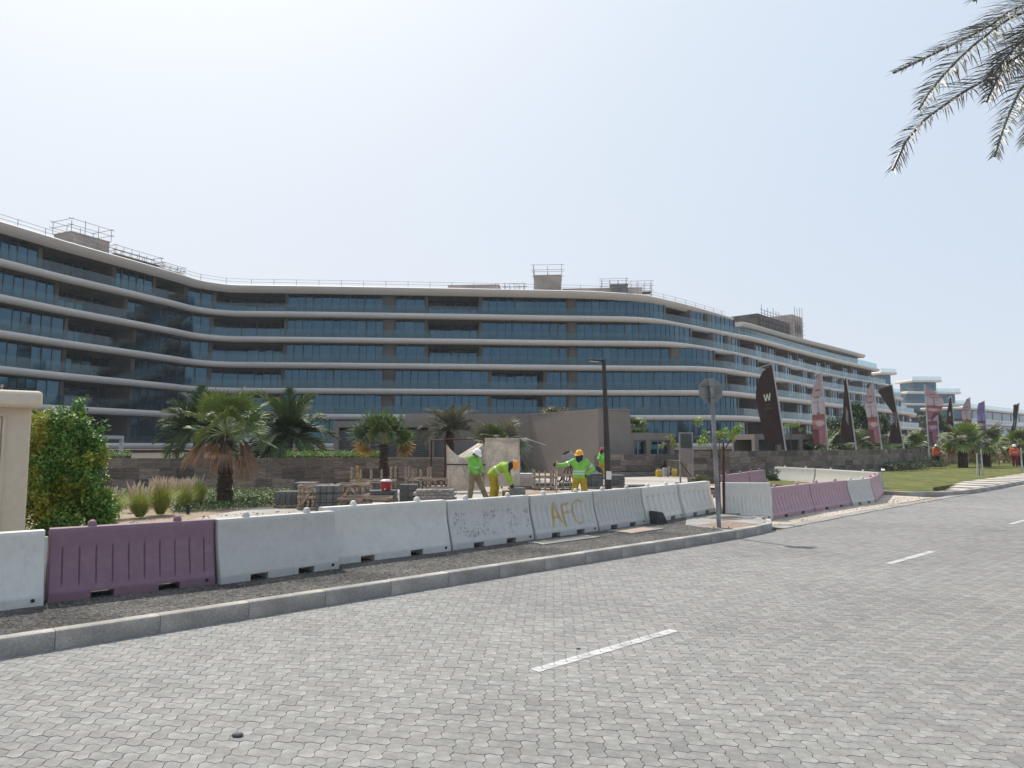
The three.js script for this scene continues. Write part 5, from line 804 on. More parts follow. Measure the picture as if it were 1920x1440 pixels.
{ // ornamental grasses
  const bl = M({ color: C(1, 1, 1), vertexColors: true, roughness: 0.8, transmission: 0.3, thickness: 0, side: THREE.DoubleSide }), plume = M({ color: C(0.62, 0.50, 0.38), roughness: 0.95, transmission: 0.3, thickness: 0 });
  const clump = (x, z, h, wd, nb, np, seed, label) => {
    const t = thing('grass_clump', label, 'ornamental grass', [x, 0, z], 0, 'ornamental grasses beside the shrub'), r = R(seed), pos = [], col = [], pm = new MB();
    for (let i = 0; i < nb; i++) { const a = r() * 2 * PI, k = Math.pow(r(), 0.75), l = h * (0.42 + 0.55 * r()), out = wd * k * (0.25 + 0.75 * r()), x0 = Math.cos(a) * 0.09 * k, z0 = Math.sin(a) * 0.09 * k, w = 0.006; const P = (f) => V(x0 + Math.cos(a) * out * f * f, l * (f - 0.22 * f * f * k), z0 + Math.sin(a) * out * f * f), sx = -Math.sin(a) * w, sz = Math.cos(a) * w; const g0 = 0.28 + 0.16 * r(), c = r() < 0.25 ? [0.30, 0.25, 0.09] : [g0 * 0.85, g0 * 1.05, 0.04]; const A = P(0), B = P(0.5), D = P(1); for (const [u, s] of [[A, -1], [A, 1], [B, 1], [A, -1], [B, 1], [B, -1], [B, -1], [B, 1], [D, 0]]) { pos.push(u.x + sx * s, u.y, u.z + sz * s); col.push(...c); } }
    part(t, 'blades', tris(pos, col), bl);
    for (let i = 0; i < np; i++) { const a = r() * 2 * PI, k = Math.sqrt(r()), b = V(Math.cos(a) * wd * 0.35 * k, h * (0.62 + 0.15 * r()), Math.sin(a) * wd * 0.35 * k), d = V(Math.cos(a) * 0.35 * k + 0.25 * (r() - 0.2), 1, Math.sin(a) * 0.3 * k).normalize(), l = 0.17 + 0.1 * r(), o = part(t, 'plume', plumeG, plume); o.position.copy(b); o.quaternion.setFromUnitVectors(V(0, 1, 0), d); o.scale.set(1, l / 0.2, 1); }
  };
  const plumeG = mergeGeometries([plain(new THREE.CylinderGeometry(0.003, 0.003, 0.14, 4).translate(0, -0.06, 0)), plain(new THREE.LatheGeometry([[0.001, 0], [0.013, 0.03], [0.016, 0.09], [0.009, 0.17], [0.001, 0.21]].map(([a, b]) => new THREE.Vector2(a, b)), 6))]);
  clump(-9.75, -17.5, 0.8, 0.72, 1000, 18, 1, 'leftmost ornamental grass clump, touching the tall shrub'); clump(-9.3, -17.95, 0.78, 0.7, 1000, 26, 2, 'round dense ornamental grass clump, second from the shrub'); clump(-9.1, -18.6, 1.0, 0.85, 1300, 75, 3, 'tallest ornamental grass clump with the thickest plumes'); clump(-9.15, -20.0, 0.9, 0.8, 1000, 46, 4, 'ornamental grass clump behind the tallest one'); clump(-9.35, -21.3, 0.9, 0.75, 1000, 9, 5, 'ornamental grass clump next to the palm trunk'); clump(-10.2, -19.4, 0.8, 0.5, 500, 10, 6, 'ornamental grass clump farthest back by the stone wall');
}
// low ground cover round the palms and along the walls
{
  const gc = (n, seed, place, size, cols) => leaves(n, seed, place, size, cols);
  const bump = (x, z) => 0.03 + 0.2 * fbm(x / 6 + 4, z / 6 + 2, 8, 3);
  const inside = (poly, x, z) => { let c = false; for (let i = 0, j = poly.length - 1; i < poly.length; j = i++) { const [xi, zi] = poly[i], [xj, zj] = poly[j]; if ((zi > z) !== (zj > z) && x < (xj - xi) * (z - zi) / (zj - zi) + xi) c = !c; } return c; };
  const bed = [[-9.0, -18.9], [-8.3, -19.7], [-7.0, -21.2], [-6.6, -22.5], [-6.4, -28.3], [-21, -28.3], [-13, -20], [-9.6, -20.5]];
  const o = single('ground_cover', gc(42000, 91, (r) => { const x = -21 + 15 * r(), z = -28.5 + 9.8 * r(); if (!inside(bed, x, z)) return null; return V(x, r() * bump(x, z), z); }, 0.085, (p, q) => q() < 0.08 ? [0.16, 0.14, 0.07] : [0.08 + 0.05 * q(), 0.145 + 0.06 * q(), 0.045]), vLeaf, null, null, null, 'stuff');
  const hedge = (label, x0, x1, z, y, h, n, seed, c) => { const t = thing('low_hedge', label, 'hedge', [(x0 + x1) / 2, y, z]); part(t, 'foliage', gc(n, seed, (r) => V((r() - 0.5) * (x1 - x0), r() * h * (0.7 + 0.5 * fbm(r() * 3, 1, 8, 2)), (r() - 0.5) * 0.7), 0.06, (p, q) => [c[0] * (0.8 + 0.5 * q()), c[1] * (0.8 + 0.4 * q()), c[2]]), vLeaf); part(t, 'stems', new MB().box(0, h * 0.3, 0, x1 - x0, h * 0.6, 0.3).geo(), L.bark); };
  hedge('bright green clipped hedge on top of the left stone wall', -9.6, -5.4, -30.3, 1.0, 0.56, 9000, 92, [0.17, 0.30, 0.03]); hedge('short bright green hedge behind the wall near the tall shrub', -18.8, -16.2, -30.2, 1.0, 0.56, 5000, 93, [0.15, 0.27, 0.03]);
  const bush = (name, label, x, y, z, rx, ry, n, seed, c, size = 0.09) => { const t = thing(name, label, 'bush', [x, y, z], 0, 'bushes behind the walls'), r = R(seed), cl = []; for (let i = 0; i < 16; i++) { const a = r() * 2 * PI, k = Math.sqrt(r()) * 0.7; cl.push([Math.cos(a) * k * rx, ry * (0.3 + 1.3 * r()), Math.sin(a) * k * rx, rx * 0.4, ry * 0.35, rx * 0.4]); } part(t, 'foliage', gc(n, seed, clumpVol(cl), size, (p, q) => [c[0] * (0.7 + 0.7 * q()), c[1] * (0.75 + 0.5 * q()), c[2]]), vLeaf); const m = new MB(); for (let i = 0; i < 4; i++) m.rod(V(0, 0, 0), V((r() - 0.5) * rx, ry * 1.3, (r() - 0.5) * rx), 0.025, 0.01, 5); part(t, 'stems', m.geo(), L.bark); };
  const plants = [[-12.3, -31, 0.35, 0.3, [0.11, 0.2, 0.03], 'between the two rear palms'], [-9.9, -31.4, 0.4, 0.4, [0.10, 0.2, 0.03], 'left of the clipped hedge'], [-13.9, -30.4, 0.3, 0.25, [0.14, 0.22, 0.03], 'under the left rear palm'], [-6.0, -32.5, 0.4, 0.35, [0.1, 0.2, 0.03], 'behind the clipped hedge']];
  plants.forEach(([x, z, rx, ry, c, l], i) => bush('bush', 'small leafy bush ' + l, x, 1.0, z, rx, ry, 500, 100 + i, c));
  [[15.9, -42.6, 0.8, 0.35, 'below the lettered flag'], [18.2, -44.6, 0.7, 0.3, 'left of the pink printed flag'], [21.0, -47.4, 0.8, 0.4, 'right of the pink printed flag'], [24.4, -50.8, 0.9, 0.5, 'between script flag and second pink flag'], [27.5, -54, 1.0, 0.5, 'left of the curled flag'], [31.2, -58, 1.0, 0.5, 'right of the curled flag'], [34.2, -61.6, 1.0, 0.6, 'at the end of the long wall']].forEach(([x, z, rx, ry, l], i) => bush('bush', 'leafy bush above the long wall ' + l, x, 0.88, z, rx, ry, 900, 120 + i, i < 2 ? [0.2, 0.3, 0.03] : [0.12, 0.17, 0.04], 0.12));
  [[25.2, -46.4], [27.6, -49.2], [30.1, -52.2], [32.6, -55.4], [35, -58.3], [38.6, -62.6], [41.5, -65.2], [44, -66.4], [48, -69]].forEach(([x, z], i) => bush('bush', ['dark low shrub at the foot of the wall near the barriers', 'dark low shrub at the wall foot, second along', 'dark low shrub at the wall foot, third along', 'dark low shrub at the wall foot, fourth along', 'dark low shrub at the wall foot, fifth along', 'green shrub beside the left orange-vested worker', 'green shrub right of the left orange-vested worker', 'green shrub between the palms at the lawn edge', 'green shrub left of the right orange-vested worker'][i], x, 0.12, z, 1.5, i < 5 ? 0.3 : 0.45, 1300, 140 + i, i < 5 ? [0.05, 0.085, 0.025] : [0.1, 0.15, 0.03], 0.12));
  bush('bush', 'leafy dark shrub behind the purple barrier at the back', 12.2, 0.0, -33.6, 0.4, 0.35, 900, 170, [0.06, 0.11, 0.03]); bush('bush', 'small shrub at the wall end beside the notice board', 8.3, 0.0, -31.6, 0.45, 0.3, 700, 171, [0.13, 0.15, 0.05]);
  // fountain-like yellow grass mass behind the right palms
  [[41, -63, 0], [45.5, -66, 1], [50, -69.5, 2], [54.5, -72.5, 3]].forEach(([x, z, i]) => bush('bush', ['yellowish feathery bush behind the left of the lawn palms', 'yellowish feathery bush behind the middle lawn palms', 'yellowish feathery bush near the right worker', 'yellowish feathery bush at the right edge'][i], x, 0.1, z, 1.8, 0.8, 1500, 180 + i, [0.24, 0.25, 0.06], 0.14));
  // dense round trees over the right wall and the dry shrub over the service building
  const tree = (label, x, z, y0, h, rx, ry, n, seed, c, size = 0.2) => { const t = thing('round_tree', label, 'tree', [x, y0, z], 0, 'round trees by the building'), r = R(seed), cl = []; for (let i = 0; i < 26; i++) { const a = r() * 2 * PI, b = Math.acos(2 * r() - 1), k = Math.pow(r(), 0.35) * 0.72; cl.push([Math.sin(b) * Math.cos(a) * k * rx, h + Math.cos(b) * k * ry, Math.sin(b) * Math.sin(a) * k * rx, rx * 0.33, ry * 0.3, rx * 0.33]); } part(t, 'crown', gc(n, seed, clumpVol(cl), size, (p, q) => [c[0] * (0.7 + 0.7 * q()), c[1] * (0.75 + 0.5 * q()), c[2]]), vLeaf); const m = new MB().rod(V(0, 0, 0), V(0, h, 0), 0.14, 0.08, 8); for (let i = 0; i < 5; i++) m.rod(V(0, h * 0.6, 0), V((r() - 0.5) * rx, h + (r() - 0.3) * ry * 0.8, (r() - 0.5) * rx), 0.06, 0.02, 6); part(t, 'trunk', m.geo(), L.bark); };
  tree('dense dark green tree left of the script flag', 28.6, -61.5, 0.9, 2.6, 1.5, 1.4, 3600, 201, [0.05, 0.10, 0.025]); tree('taller dense green tree behind the script flag', 31.6, -64, 0.9, 3.2, 1.7, 1.9, 4200, 202, [0.055, 0.11, 0.028]); tree('dense tree behind the second pink flag', 34.5, -66.5, 0.9, 2.4, 1.6, 1.5, 3600, 203, [0.05, 0.10, 0.025]); tree('round dark tree behind the pale flag', 46.5, -78, 0.9, 3.6, 2.0, 1.8, 3600, 204, [0.045, 0.095, 0.025]); tree('dry brownish shrub rising over the tan building', 3.6, -60, 0.0, 4.3, 1.6, 0.9, 2600, 205, [0.19, 0.17, 0.07], 0.22);
  // staked saplings
  const sapling = (label, x, y, z, h, rx, n, seed, c, stakes) => { const t = thing('sapling', label, 'sapling', [x, y, z]), r = R(seed), cl = []; for (let i = 0; i < 9; i++) cl.push([(r() - 0.5) * 2 * rx, h * (0.78 + 0.26 * r()), (r() - 0.5) * rx, rx * 0.28, 0.07 + rx * 0.1, rx * 0.28]); if (n) part(t, 'foliage', gc(n, seed, clumpVol(cl), 0.085, (p, q) => [c[0] * (0.8 + 0.4 * q()), c[1] * (0.8 + 0.4 * q()), c[2]]), vLeaf); const m = new MB().rod(V(0, 0, 0), V(0.02, h * 0.9, 0), 0.02, 0.01, 6); cl.forEach((b) => m.rod(V(0.01, h * 0.6, 0), V(b[0], b[1], b[2]), 0.008, 0.004, 4)); part(t, 'stem', m.geo(), L.bark); (stakes || []).forEach(([dx, hh]) => part(t, 'stake', new MB().rod(V(dx, 0, 0.1), V(dx * 0.75, hh, 0.1), 0.04, 0.035, 8).geo(), mat.white)); };
  sapling('yellow-green sapling tied to the rusty post', 5.0, 0.14, -17.25, 2.2, 0.46, 420, 301, [0.27, 0.36, 0.04]); sapling('small sapling left of the notice board', 8.6, 0, -39.5, 2.2, 0.55, 700, 302, [0.25, 0.26, 0.04]); sapling('yellow-green sapling under the lettered flag', 17.3, 0.9, -44.2, 2.35, 0.7, 420, 303, [0.26, 0.36, 0.04]); sapling('bare sapling between pale stakes on the lawn', 25.3, 0.12, -38.7, 1.3, 0.25, 40, 304, [0.1, 0.12, 0.03], [[-0.18, 1.25], [0.12, 1.45]]); sapling('bare sapling with one stake at the right edge', 32.2, 0.12, -45.2, 1.6, 0.25, 40, 305, [0.1, 0.12, 0.03], [[0.0, 1.5]]);
}
// ---------------------------------------------------------------- palms
fanPalm('fan palm with brown dead skirt in front of the stone wall', -8.9, 0, -22.2, 2.08, 0.74, 1, 22, 401, { set: fanLong, r0: 0.25, r1: 0.15, dead: 12, hi: 1.5, lo: 0.2 });
featherPalm('feathery palm left behind the brown-skirted palm', -14.3, 1.0, -32.5, 1.5, 2.35, 36, 402, { hi: 1.45, lo: -0.3 });
featherPalm('large dark feathery palm right behind the brown-skirted palm', -10.4, 1.0, -33.0, 1.3, 2.5, 44, 403, { hi: 1.45, lo: -0.5 });
fanPalm('silvery fan palm with amber lower leaves above the crates', -4.95, 0, -27.6, 1.8, 0.78, 1, 14, 404, { set: fanSilver, ms: [L.silver, L.silver, L.fan], r0: 0.2, r1: 0.13, hi: 1.5, lo: 0.5, amber: [[0.0, 3.0, 0.85], [0.02, 0.1, 0.85]] });
featherPalm('feathery palm above the tarpaulin shelter', -3.5, 1.0, -40, 1.6, 2.0, 26, 405, { hi: 1.5, lo: -0.1, m: L.dust });
fanPalm('bushy grey-green fan palm behind the tarpaulin shelter', -0.6, 0, -36.5, 1.7, 0.85, 1, 28, 406, { ms: [L.dust, L.fan, L.silver], lo: -0.5, dead: 2, hang: [[0.12, -0.15, 1.15], [0.05, 0.25, 1.0]] });
fanPalm('round green fan palm above the annex of the tan building', 8.6, 0, -50.5, 2.9, 0.62, 1, 34, 407, { lo: -0.7 });
[[33.6, -53.2, 2.0, 501, 'first thick fan palm on the lawn from the left'], [37.0, -55.7, 1.8, 502, 'second thick fan palm on the lawn'], [41.8, -58.6, 1.6, 503, 'third fan palm on the lawn, with brown skirt'], [46.2, -64.5, 1.7, 504, 'fan palm at the right edge beside the worker']].forEach(([x, z, h, sd, l]) => fanPalm(l, x, 0.12, z, h, 0.88, 1, 22, sd, { r0: 0.34, r1: 0.26, dead: 7, ms: [L.fan, L.dust, L.fan2], lo: -0.2 }));
[[23.2, -52.5, 601, 'fan palm top just right of the first pink flag'], [26.6, -56, 602, 'fan palm top left of the second pink flag'], [29.7, -59, 603, 'fan palm top behind the curled flag'], [33, -62.8, 604, 'fan palm top right of the curled flag'], [36.8, -66.5, 605, 'fan palm top behind the end of the wall'], [41, -70.5, 606, 'fan palm top behind the left worker']].forEach(([x, z, sd, l]) => fanPalm(l, x, 0.9, z, 0.7, 1.0, 1, 20, sd, { dead: 4, ms: [L.fan, L.dust, L.fan] }));
{ // date palm at the near verge: its crown hangs into the top right corner
  const root = V(7.25, 6.75, -7.4), t = thing('date_palm', 'near date palm whose fronds hang into the top right corner', 'palm', [7.25, 0, -7.4]), rel = (p) => V(...p).sub(V(7.25, 0, -7.4));
  part(t, 'trunk', trunkGeo(6.6, 0.3, 0.26, 9), L.trunk);
  const list = [[[5.31, 6.34, -7.0], [4.9, 6.06, -6.9], [4.49, 5.82, -6.8], [4.1, 5.6, -6.7], [3.7, 5.38, -6.6]],
    [[5.16, 6.13, -6.8], [4.64, 5.78, -6.65], [4.23, 5.42, -6.5], [3.89, 5.06, -6.35], [3.69, 4.82, -6.2]],
    [[4.98, 5.59, -6.6], [4.55, 5.27, -6.46], [4.18, 5.04, -6.32], [3.85, 4.8, -6.18], [3.52, 4.53, -6.04], [3.26, 4.13, -5.9]],
    [[4.69, 5.09, -6.2], [4.43, 4.75, -6.07], [4.25, 4.51, -5.93], [4.07, 4.21, -5.8]],
    [[5.63, 6.28, -7.4], [5.36, 5.94, -7.33], [5.17, 5.66, -7.27], [5.0, 5.39, -7.2]],
    [[5.9, 6.75, -7.0], [5.3, 6.6, -6.8], [4.8, 6.3, -6.6], [4.45, 6.05, -6.5]],
    [[5.7, 6.3, -6.9], [5.2, 5.9, -6.7], [4.75, 5.5, -6.5], [4.45, 5.15, -6.4]],
    [[6.0, 6.2, -7.0], [5.6, 5.7, -6.9], [5.25, 5.2, -6.8], [5.0, 4.7, -6.7]]];
  list.forEach((pts, i) => { const cv = new THREE.CatmullRomCurve3([V(0, 6.7, 0), ...pts.map(rel)]); const f = feather(cv, 125, [0.48, 0.56, 0.5, 0.45, 0.54, 0.52][i % 6], 0.021, { seed: 900 + i, lift: 0.3, sag: 0.07, rr: 0.013, from: 0.2, up: V(0.15, 1, 0.35) }); part(t, 'frond', f, i % 2 ? L.olive : L.olive2); });
  const r = R(910); for (let i = 0; i < 16; i++) { const f = part(t, 'frond', fGeo[i % 4], L.feather); f.position.set(0, 6.7, 0); f.rotation.order = 'YZX'; f.rotation.set(0, -1.9 + i * 0.17, 0.9 - 0.9 * r()); f.scale.setScalar(3.2); }
}
// ---------------------------------------------------------------- people
function surfaceNet(f, lo, hi, cell) { // closed surface of a distance field
  const n = [0, 1, 2].map((k) => Math.ceil((hi[k] - lo[k]) / cell) + 2), S = n[0] * n[1], D = new Float32Array(S * n[2]);
  for (let k = 0; k < n[2]; k++) for (let j = 0; j < n[1]; j++) for (let i = 0; i < n[0]; i++) D[i + n[0] * j + S * k] = f(lo[0] + i * cell, lo[1] + j * cell, lo[2] + k * cell);
  const id = new Int32Array(D.length).fill(-1), vs = [], fs = [];
  for (let k = 0; k < n[2] - 1; k++) for (let j = 0; j < n[1] - 1; j++) for (let i = 0; i < n[0] - 1; i++) {
    const b = i + n[0] * j + S * k; let c = 0, x = 0, y = 0, z = 0, m = 0; const v = [];
    for (let q = 0; q < 8; q++) { v[q] = D[b + (q & 1) + n[0] * ((q >> 1) & 1) + S * (q >> 2)]; if (v[q] < 0) m |= 1 << q; }
    if (m === 0 || m === 255) continue;
    for (let q = 0; q < 8; q++) for (const w of [1, 2, 4]) if (!(q & w)) { const p = q | w; if ((v[q] < 0) !== (v[p] < 0)) { const t = v[q] / (v[q] - v[p]); x += (q & 1) + (w === 1 ? t : 0); y += ((q >> 1) & 1) + (w === 2 ? t : 0); z += (q >> 2) + (w === 4 ? t : 0); c++; } }
    id[b] = vs.length / 3; vs.push(lo[0] + (i + x / c) * cell, lo[1] + (j + y / c) * cell, lo[2] + (k + z / c) * cell);
  }
  const quad = (a, b, c, d, s) => { if (a < 0 || b < 0 || c < 0 || d < 0) return; s ? fs.push(a, b, c, a, c, d) : fs.push(a, c, b, a, d, c); };
  for (let k = 1; k < n[2] - 1; k++) for (let j = 1; j < n[1] - 1; j++) for (let i = 1; i < n[0] - 1; i++) {
    const b = i + n[0] * j + S * k, d0 = D[b] < 0;
    if (d0 !== (D[b + 1] < 0)) quad(id[b - n[0] - S], id[b - S], id[b], id[b - n[0]], d0);
    if (d0 !== (D[b + n[0]] < 0)) quad(id[b - 1 - S], id[b - 1], id[b], id[b - S], d0);
    if (d0 !== (D[b + S] < 0)) quad(id[b - 1 - n[0]], id[b - n[0]], id[b], id[b - 1], d0);
  }
  const g = new THREE.BufferGeometry(); g.setAttribute('position', new THREE.Float32BufferAttribute(vs, 3)); g.setIndex(fs); g.computeVertexNormals(); return g;
}
function boneField(bones, k = 0.035, grow = 0) { // bones: [a, b, ra, rb]
  const B = bones.map(([a, b, ra, rb]) => { const d = b.clone().sub(a); return [a.x, a.y, a.z, d.x, d.y, d.z, Math.max(1e-9, d.lengthSq()), ra + grow, rb + grow]; });
  return (x, y, z) => { let r = 1e3; for (const q of B) { const px = x - q[0], py = y - q[1], pz = z - q[2]; let t = (px * q[3] + py * q[4] + pz * q[5]) / q[6]; t = t < 0 ? 0 : t > 1 ? 1 : t; const dx = px - q[3] * t, dy = py - q[4] * t, dz = pz - q[5] * t, d = Math.sqrt(dx * dx + dy * dy + dz * dz) - (q[7] + (q[8] - q[7]) * t); const h = Math.max(k - Math.abs(r - d), 0) / k; r = Math.min(r, d) - h * h * k * 0.25; } return r; };
}
const bounds = (bones, m = 0.05) => { const lo = [1e9, 1e9, 1e9], hi = [-1e9, -1e9, -1e9]; for (const [a, b, ra, rb] of bones) for (const [p, r] of [[a, ra], [b, rb]]) ['x', 'y', 'z'].forEach((c, i) => { lo[i] = Math.min(lo[i], p[c] - r - m); hi[i] = Math.max(hi[i], p[c] + r + m); }); return [lo, hi]; };
const skinned = (bones, cell, k, grow = 0, cut) => { const f = boneField(bones, k, grow), [lo, hi] = bounds(bones, 0.04 + grow); return surfaceNet(cut ? (x, y, z) => Math.max(f(x, y, z), cut(x, y, z)) : f, lo, hi, cell); };
function handBones(w, dir, palm, curl, right) { // wrist, finger direction, palm normal
  const d = dir.clone().normalize(), n = palm.clone().normalize(), s = d.clone().cross(n).normalize().multiplyScalar(right ? 1 : -1), out = [], at = (a, b, c) => w.clone().addScaledVector(d, a).addScaledVector(s, b).addScaledVector(n, c);
  out.push([at(0, -0.012, 0), at(0.085, -0.022, 0), 0.019, 0.017], [at(0, 0.012, 0), at(0.088, 0.022, 0), 0.019, 0.017], [at(0.0, 0, 0), at(0.088, 0, 0), 0.02, 0.017]);
  [[-0.03, 0.06], [-0.01, 0.075], [0.01, 0.08], [0.03, 0.07]].forEach(([o, l]) => { const a = at(0.085, o, 0), c = curl, b = a.clone().addScaledVector(d, l * 0.5 * Math.cos(c * 0.6)).addScaledVector(n, l * 0.5 * Math.sin(c * 0.6)), e = b.clone().addScaledVector(d, l * 0.5 * Math.cos(c * 1.5)).addScaledVector(n, l * 0.5 * Math.sin(c * 1.5)); out.push([a, b, 0.0095, 0.009], [b, e, 0.009, 0.008]); });
  const ta = at(0.025, 0.03, 0.005), tb = at(0.06, 0.055, 0.02), tc = at(0.085, 0.05, 0.035); out.push([ta, tb, 0.012, 0.0105], [tb, tc, 0.0105, 0.009]); return out;
}
const skin = M({ color: C(0.20, 0.115, 0.075), roughness: 0.6 }), skin2 = M({ color: C(0.25, 0.145, 0.09), roughness: 0.6 });
const lime = M({ color: C(0.30, 0.78, 0.10), roughness: 0.75, map: rep(tGrain, 3), bumpMap: rep(bFine, 1.5), bumpScale: 0.012 }), limeY = M({ color: C(0.46, 0.72, 0.05), roughness: 0.75, map: rep(tGrain, 3), bumpMap: rep(bFine, 1.5), bumpScale: 0.012 }), orange = M({ color: C(0.75, 0.10, 0.02), roughness: 0.75 });
const yellowTr = M({ color: C(0.58, 0.42, 0.02), roughness: 0.85, map: rep(tGrain, 3), bumpMap: rep(bFine, 2), bumpScale: 0.012 }), khaki = M({ color: C(0.40, 0.31, 0.20), roughness: 0.9, map: rep(tGrain, 3), bumpMap: rep(bFine, 2), bumpScale: 0.012 }), navy = M({ color: C(0.018, 0.02, 0.055), roughness: 0.9 }), band = M({ color: C(0.50, 0.53, 0.52), roughness: 0.35, metalness: 0.2 }), glove = M({ color: C(0.03, 0.028, 0.03), roughness: 0.9 }), boot = M({ color: C(0.035, 0.028, 0.024), roughness: 0.8 });
function person(label, pos, ry, j, o) {
  const t = thing('person', label, 'person', pos, ry), q = {}; for (const k in j) q[k] = V(...j[k]); t.scale.setScalar(o.scale || 1);
  const up = q.head.clone().sub(q.neck).normalize(), fwd = V(...(o.look || [0, 0, 1])).normalize(), right = up.clone().cross(fwd).normalize().negate(), f2 = up.clone().cross(right).normalize(); if (f2.dot(fwd) < 0) f2.negate();
  const H = (a, b, c) => q.head.clone().addScaledVector(right, a).addScaledVector(up, b).addScaledVector(f2, c);
  const torso = (g) => { const w = q.waist, c = q.chest, p = q.pelvis, mid = (a, b, k) => a.clone().lerp(b, k), sx = q.sr.clone().sub(q.sl).normalize(), hx = q.hr.clone().sub(q.hl).normalize(); const O = (a, b, k) => a.clone().addScaledVector(b, k); return [[O(p, hx, -0.06), O(w, hx, -0.055), 0.115 + g, 0.10 + g], [O(p, hx, 0.06), O(w, hx, 0.055), 0.115 + g, 0.10 + g], [O(w, hx, -0.055), O(c, sx, -0.08), 0.10 + g, 0.112 + g], [O(w, hx, 0.055), O(c, sx, 0.08), 0.10 + g, 0.112 + g], [O(c, sx, -0.07), O(q.sl, sx, 0.03), 0.105 + g, 0.07 + g], [O(c, sx, 0.07), O(q.sr, sx, -0.03), 0.105 + g, 0.07 + g], [c, q.neck, 0.09 + g, 0.06 + g]]; };
  const arms = (g) => [[q.sl, q.el, 0.052 + g, 0.04 + g], [q.el, q.wl, 0.04 + g, 0.028 + g], [q.sr, q.er, 0.052 + g, 0.04 + g], [q.er, q.wr, 0.04 + g, 0.028 + g]];
  const legs = (g) => [[q.hl, q.kl, 0.085 + g, 0.055 + g], [q.kl, q.al, 0.053 + g, 0.038 + g], [q.hr, q.kr, 0.085 + g, 0.055 + g], [q.kr, q.ar, 0.053 + g, 0.038 + g]];
  // body with head, face, hands and feet
  const body = [...torso(-0.02), ...arms(-0.004), ...legs(-0.01), [q.neck, H(0, -0.06, -0.01), 0.055, 0.05]];
  const headB = [[H(0, -0.05, 0.02), H(0, 0.04, -0.005), 0.078, 0.088], [H(0, -0.085, 0.045), H(0, -0.05, 0.03), 0.04, 0.06], [H(0, 0.0, 0.085), H(0, -0.03, 0.102), 0.010, 0.015], [H(-0.083, -0.02, 0), H(-0.085, 0.015, -0.005), 0.012, 0.014], [H(0.083, -0.02, 0), H(0.085, 0.015, -0.005), 0.012, 0.014], [H(-0.02, -0.062, 0.083), H(0.02, -0.062, 0.083), 0.009, 0.009], [H(-0.055, 0.022, 0.066), H(0.055, 0.022, 0.066), 0.012, 0.012]];
  const hl = handBones(q.wl, V(...(o.hl || [0, -1, 0.2])), V(...(o.pl || [-1, 0, 0])), o.curl ?? 0.7, false), hr = handBones(q.wr, V(...(o.hr || [0, -1, 0.2])), V(...(o.pr || [1, 0, 0])), o.curl ?? 0.7, true);
  const clean = (g) => { const c = g.toNonIndexed(); return c; };
  const bodyG = mergeGeometries([skinned(body, 0.016, 0.04), skinned(headB, 0.007, 0.02), ...(o.gloves ? [] : [skinned(hl, 0.0055, 0.008), skinned(hr, 0.0055, 0.008)])].map(clean));
  const bd = part(t, 'body', boxUV(bodyG), o.skin || skin);
  if (o.gloves) part(t, 'glove', boxUV(clean(skinned(hl, 0.0055, 0.008, 0.003))), glove), part(t, 'glove', boxUV(clean(skinned(hr, 0.0055, 0.008, 0.003))), glove);
  for (const s of [-1, 1]) part(t, 'eye', new MB().sphere(0, 0, 0, 0.011, 1, 1, 1, 8).geo(0), mat.black).position.copy(H(s * 0.033, 0.005, 0.08));
  const jb = [...torso(0.034), ...arms(0.03)].map((b) => b); const hem = o.hem || 0.78;
  const jacketCut = (x, y, z) => -(y - (o.hemY ?? 0.8)); const jf = o.bend ? null : jacketCut;
  const jack = part(t, 'jacket', boxUV(clean(skinned(o.bend ? jb : jb, 0.014, 0.035, 0, jf))), o.jacket);
  const ringCut = (p, n, w) => (x, y, z) => Math.abs((x - p.x) * n.x + (y - p.y) * n.y + (z - p.z) * n.z) - w;
  const tb = torso(0.039), spine = q.chest.clone().sub(q.pelvis).normalize();
  (o.bands || [0.42, 0.62]).forEach((k) => { const p = q.pelvis.clone().lerp(q.chest, k); part(jack, 'reflective_band', boxUV(clean(skinned(tb, 0.013, 0.035, 0, ringCut(p, spine, 0.026)))), band); });
  if (o.armBands !== false) for (const [a, b, ra] of [[q.sl, q.el, 0.078], [q.sr, q.er, 0.078]]) { const d = b.clone().sub(a), p = a.clone().addScaledVector(d, 0.62); part(jack, 'reflective_band', new MB().rod(p.clone().addScaledVector(d, -0.08), p.clone().addScaledVector(d, 0.08), ra + 0.004, ra, 14).geo(), band); }
  const tb2 = [[q.pelvis.clone().add(V(0, 0.06, 0)), q.pelvis, 0.13, 0.14], ...legs(0.036).map((b, i) => (i % 2 ? [b[0], b[1].clone().lerp(b[0], 0.1), b[2], b[3] + 0.012] : b))];
  part(t, 'trousers', boxUV(clean(skinned(tb2, 0.014, 0.04))), o.trousers);
  for (const [a, fw] of [[q.al, o.footL || [0.03, 0, 1]], [q.ar, o.footR || [-0.03, 0, 1]]]) { const d = V(...fw).normalize(), toe = a.clone().addScaledVector(d, 0.15); toe.y = a.y - 0.035; const heel = a.clone().addScaledVector(d, -0.045); heel.y = a.y - 0.04; part(t, 'boot', boxUV(clean(skinned([[a.clone().add(V(0, 0.06, 0)), a, 0.05, 0.05], [heel, toe, 0.042, 0.042]], 0.01, 0.03, 0, (x, y) => (a.y - 0.078) - y))), boot); }
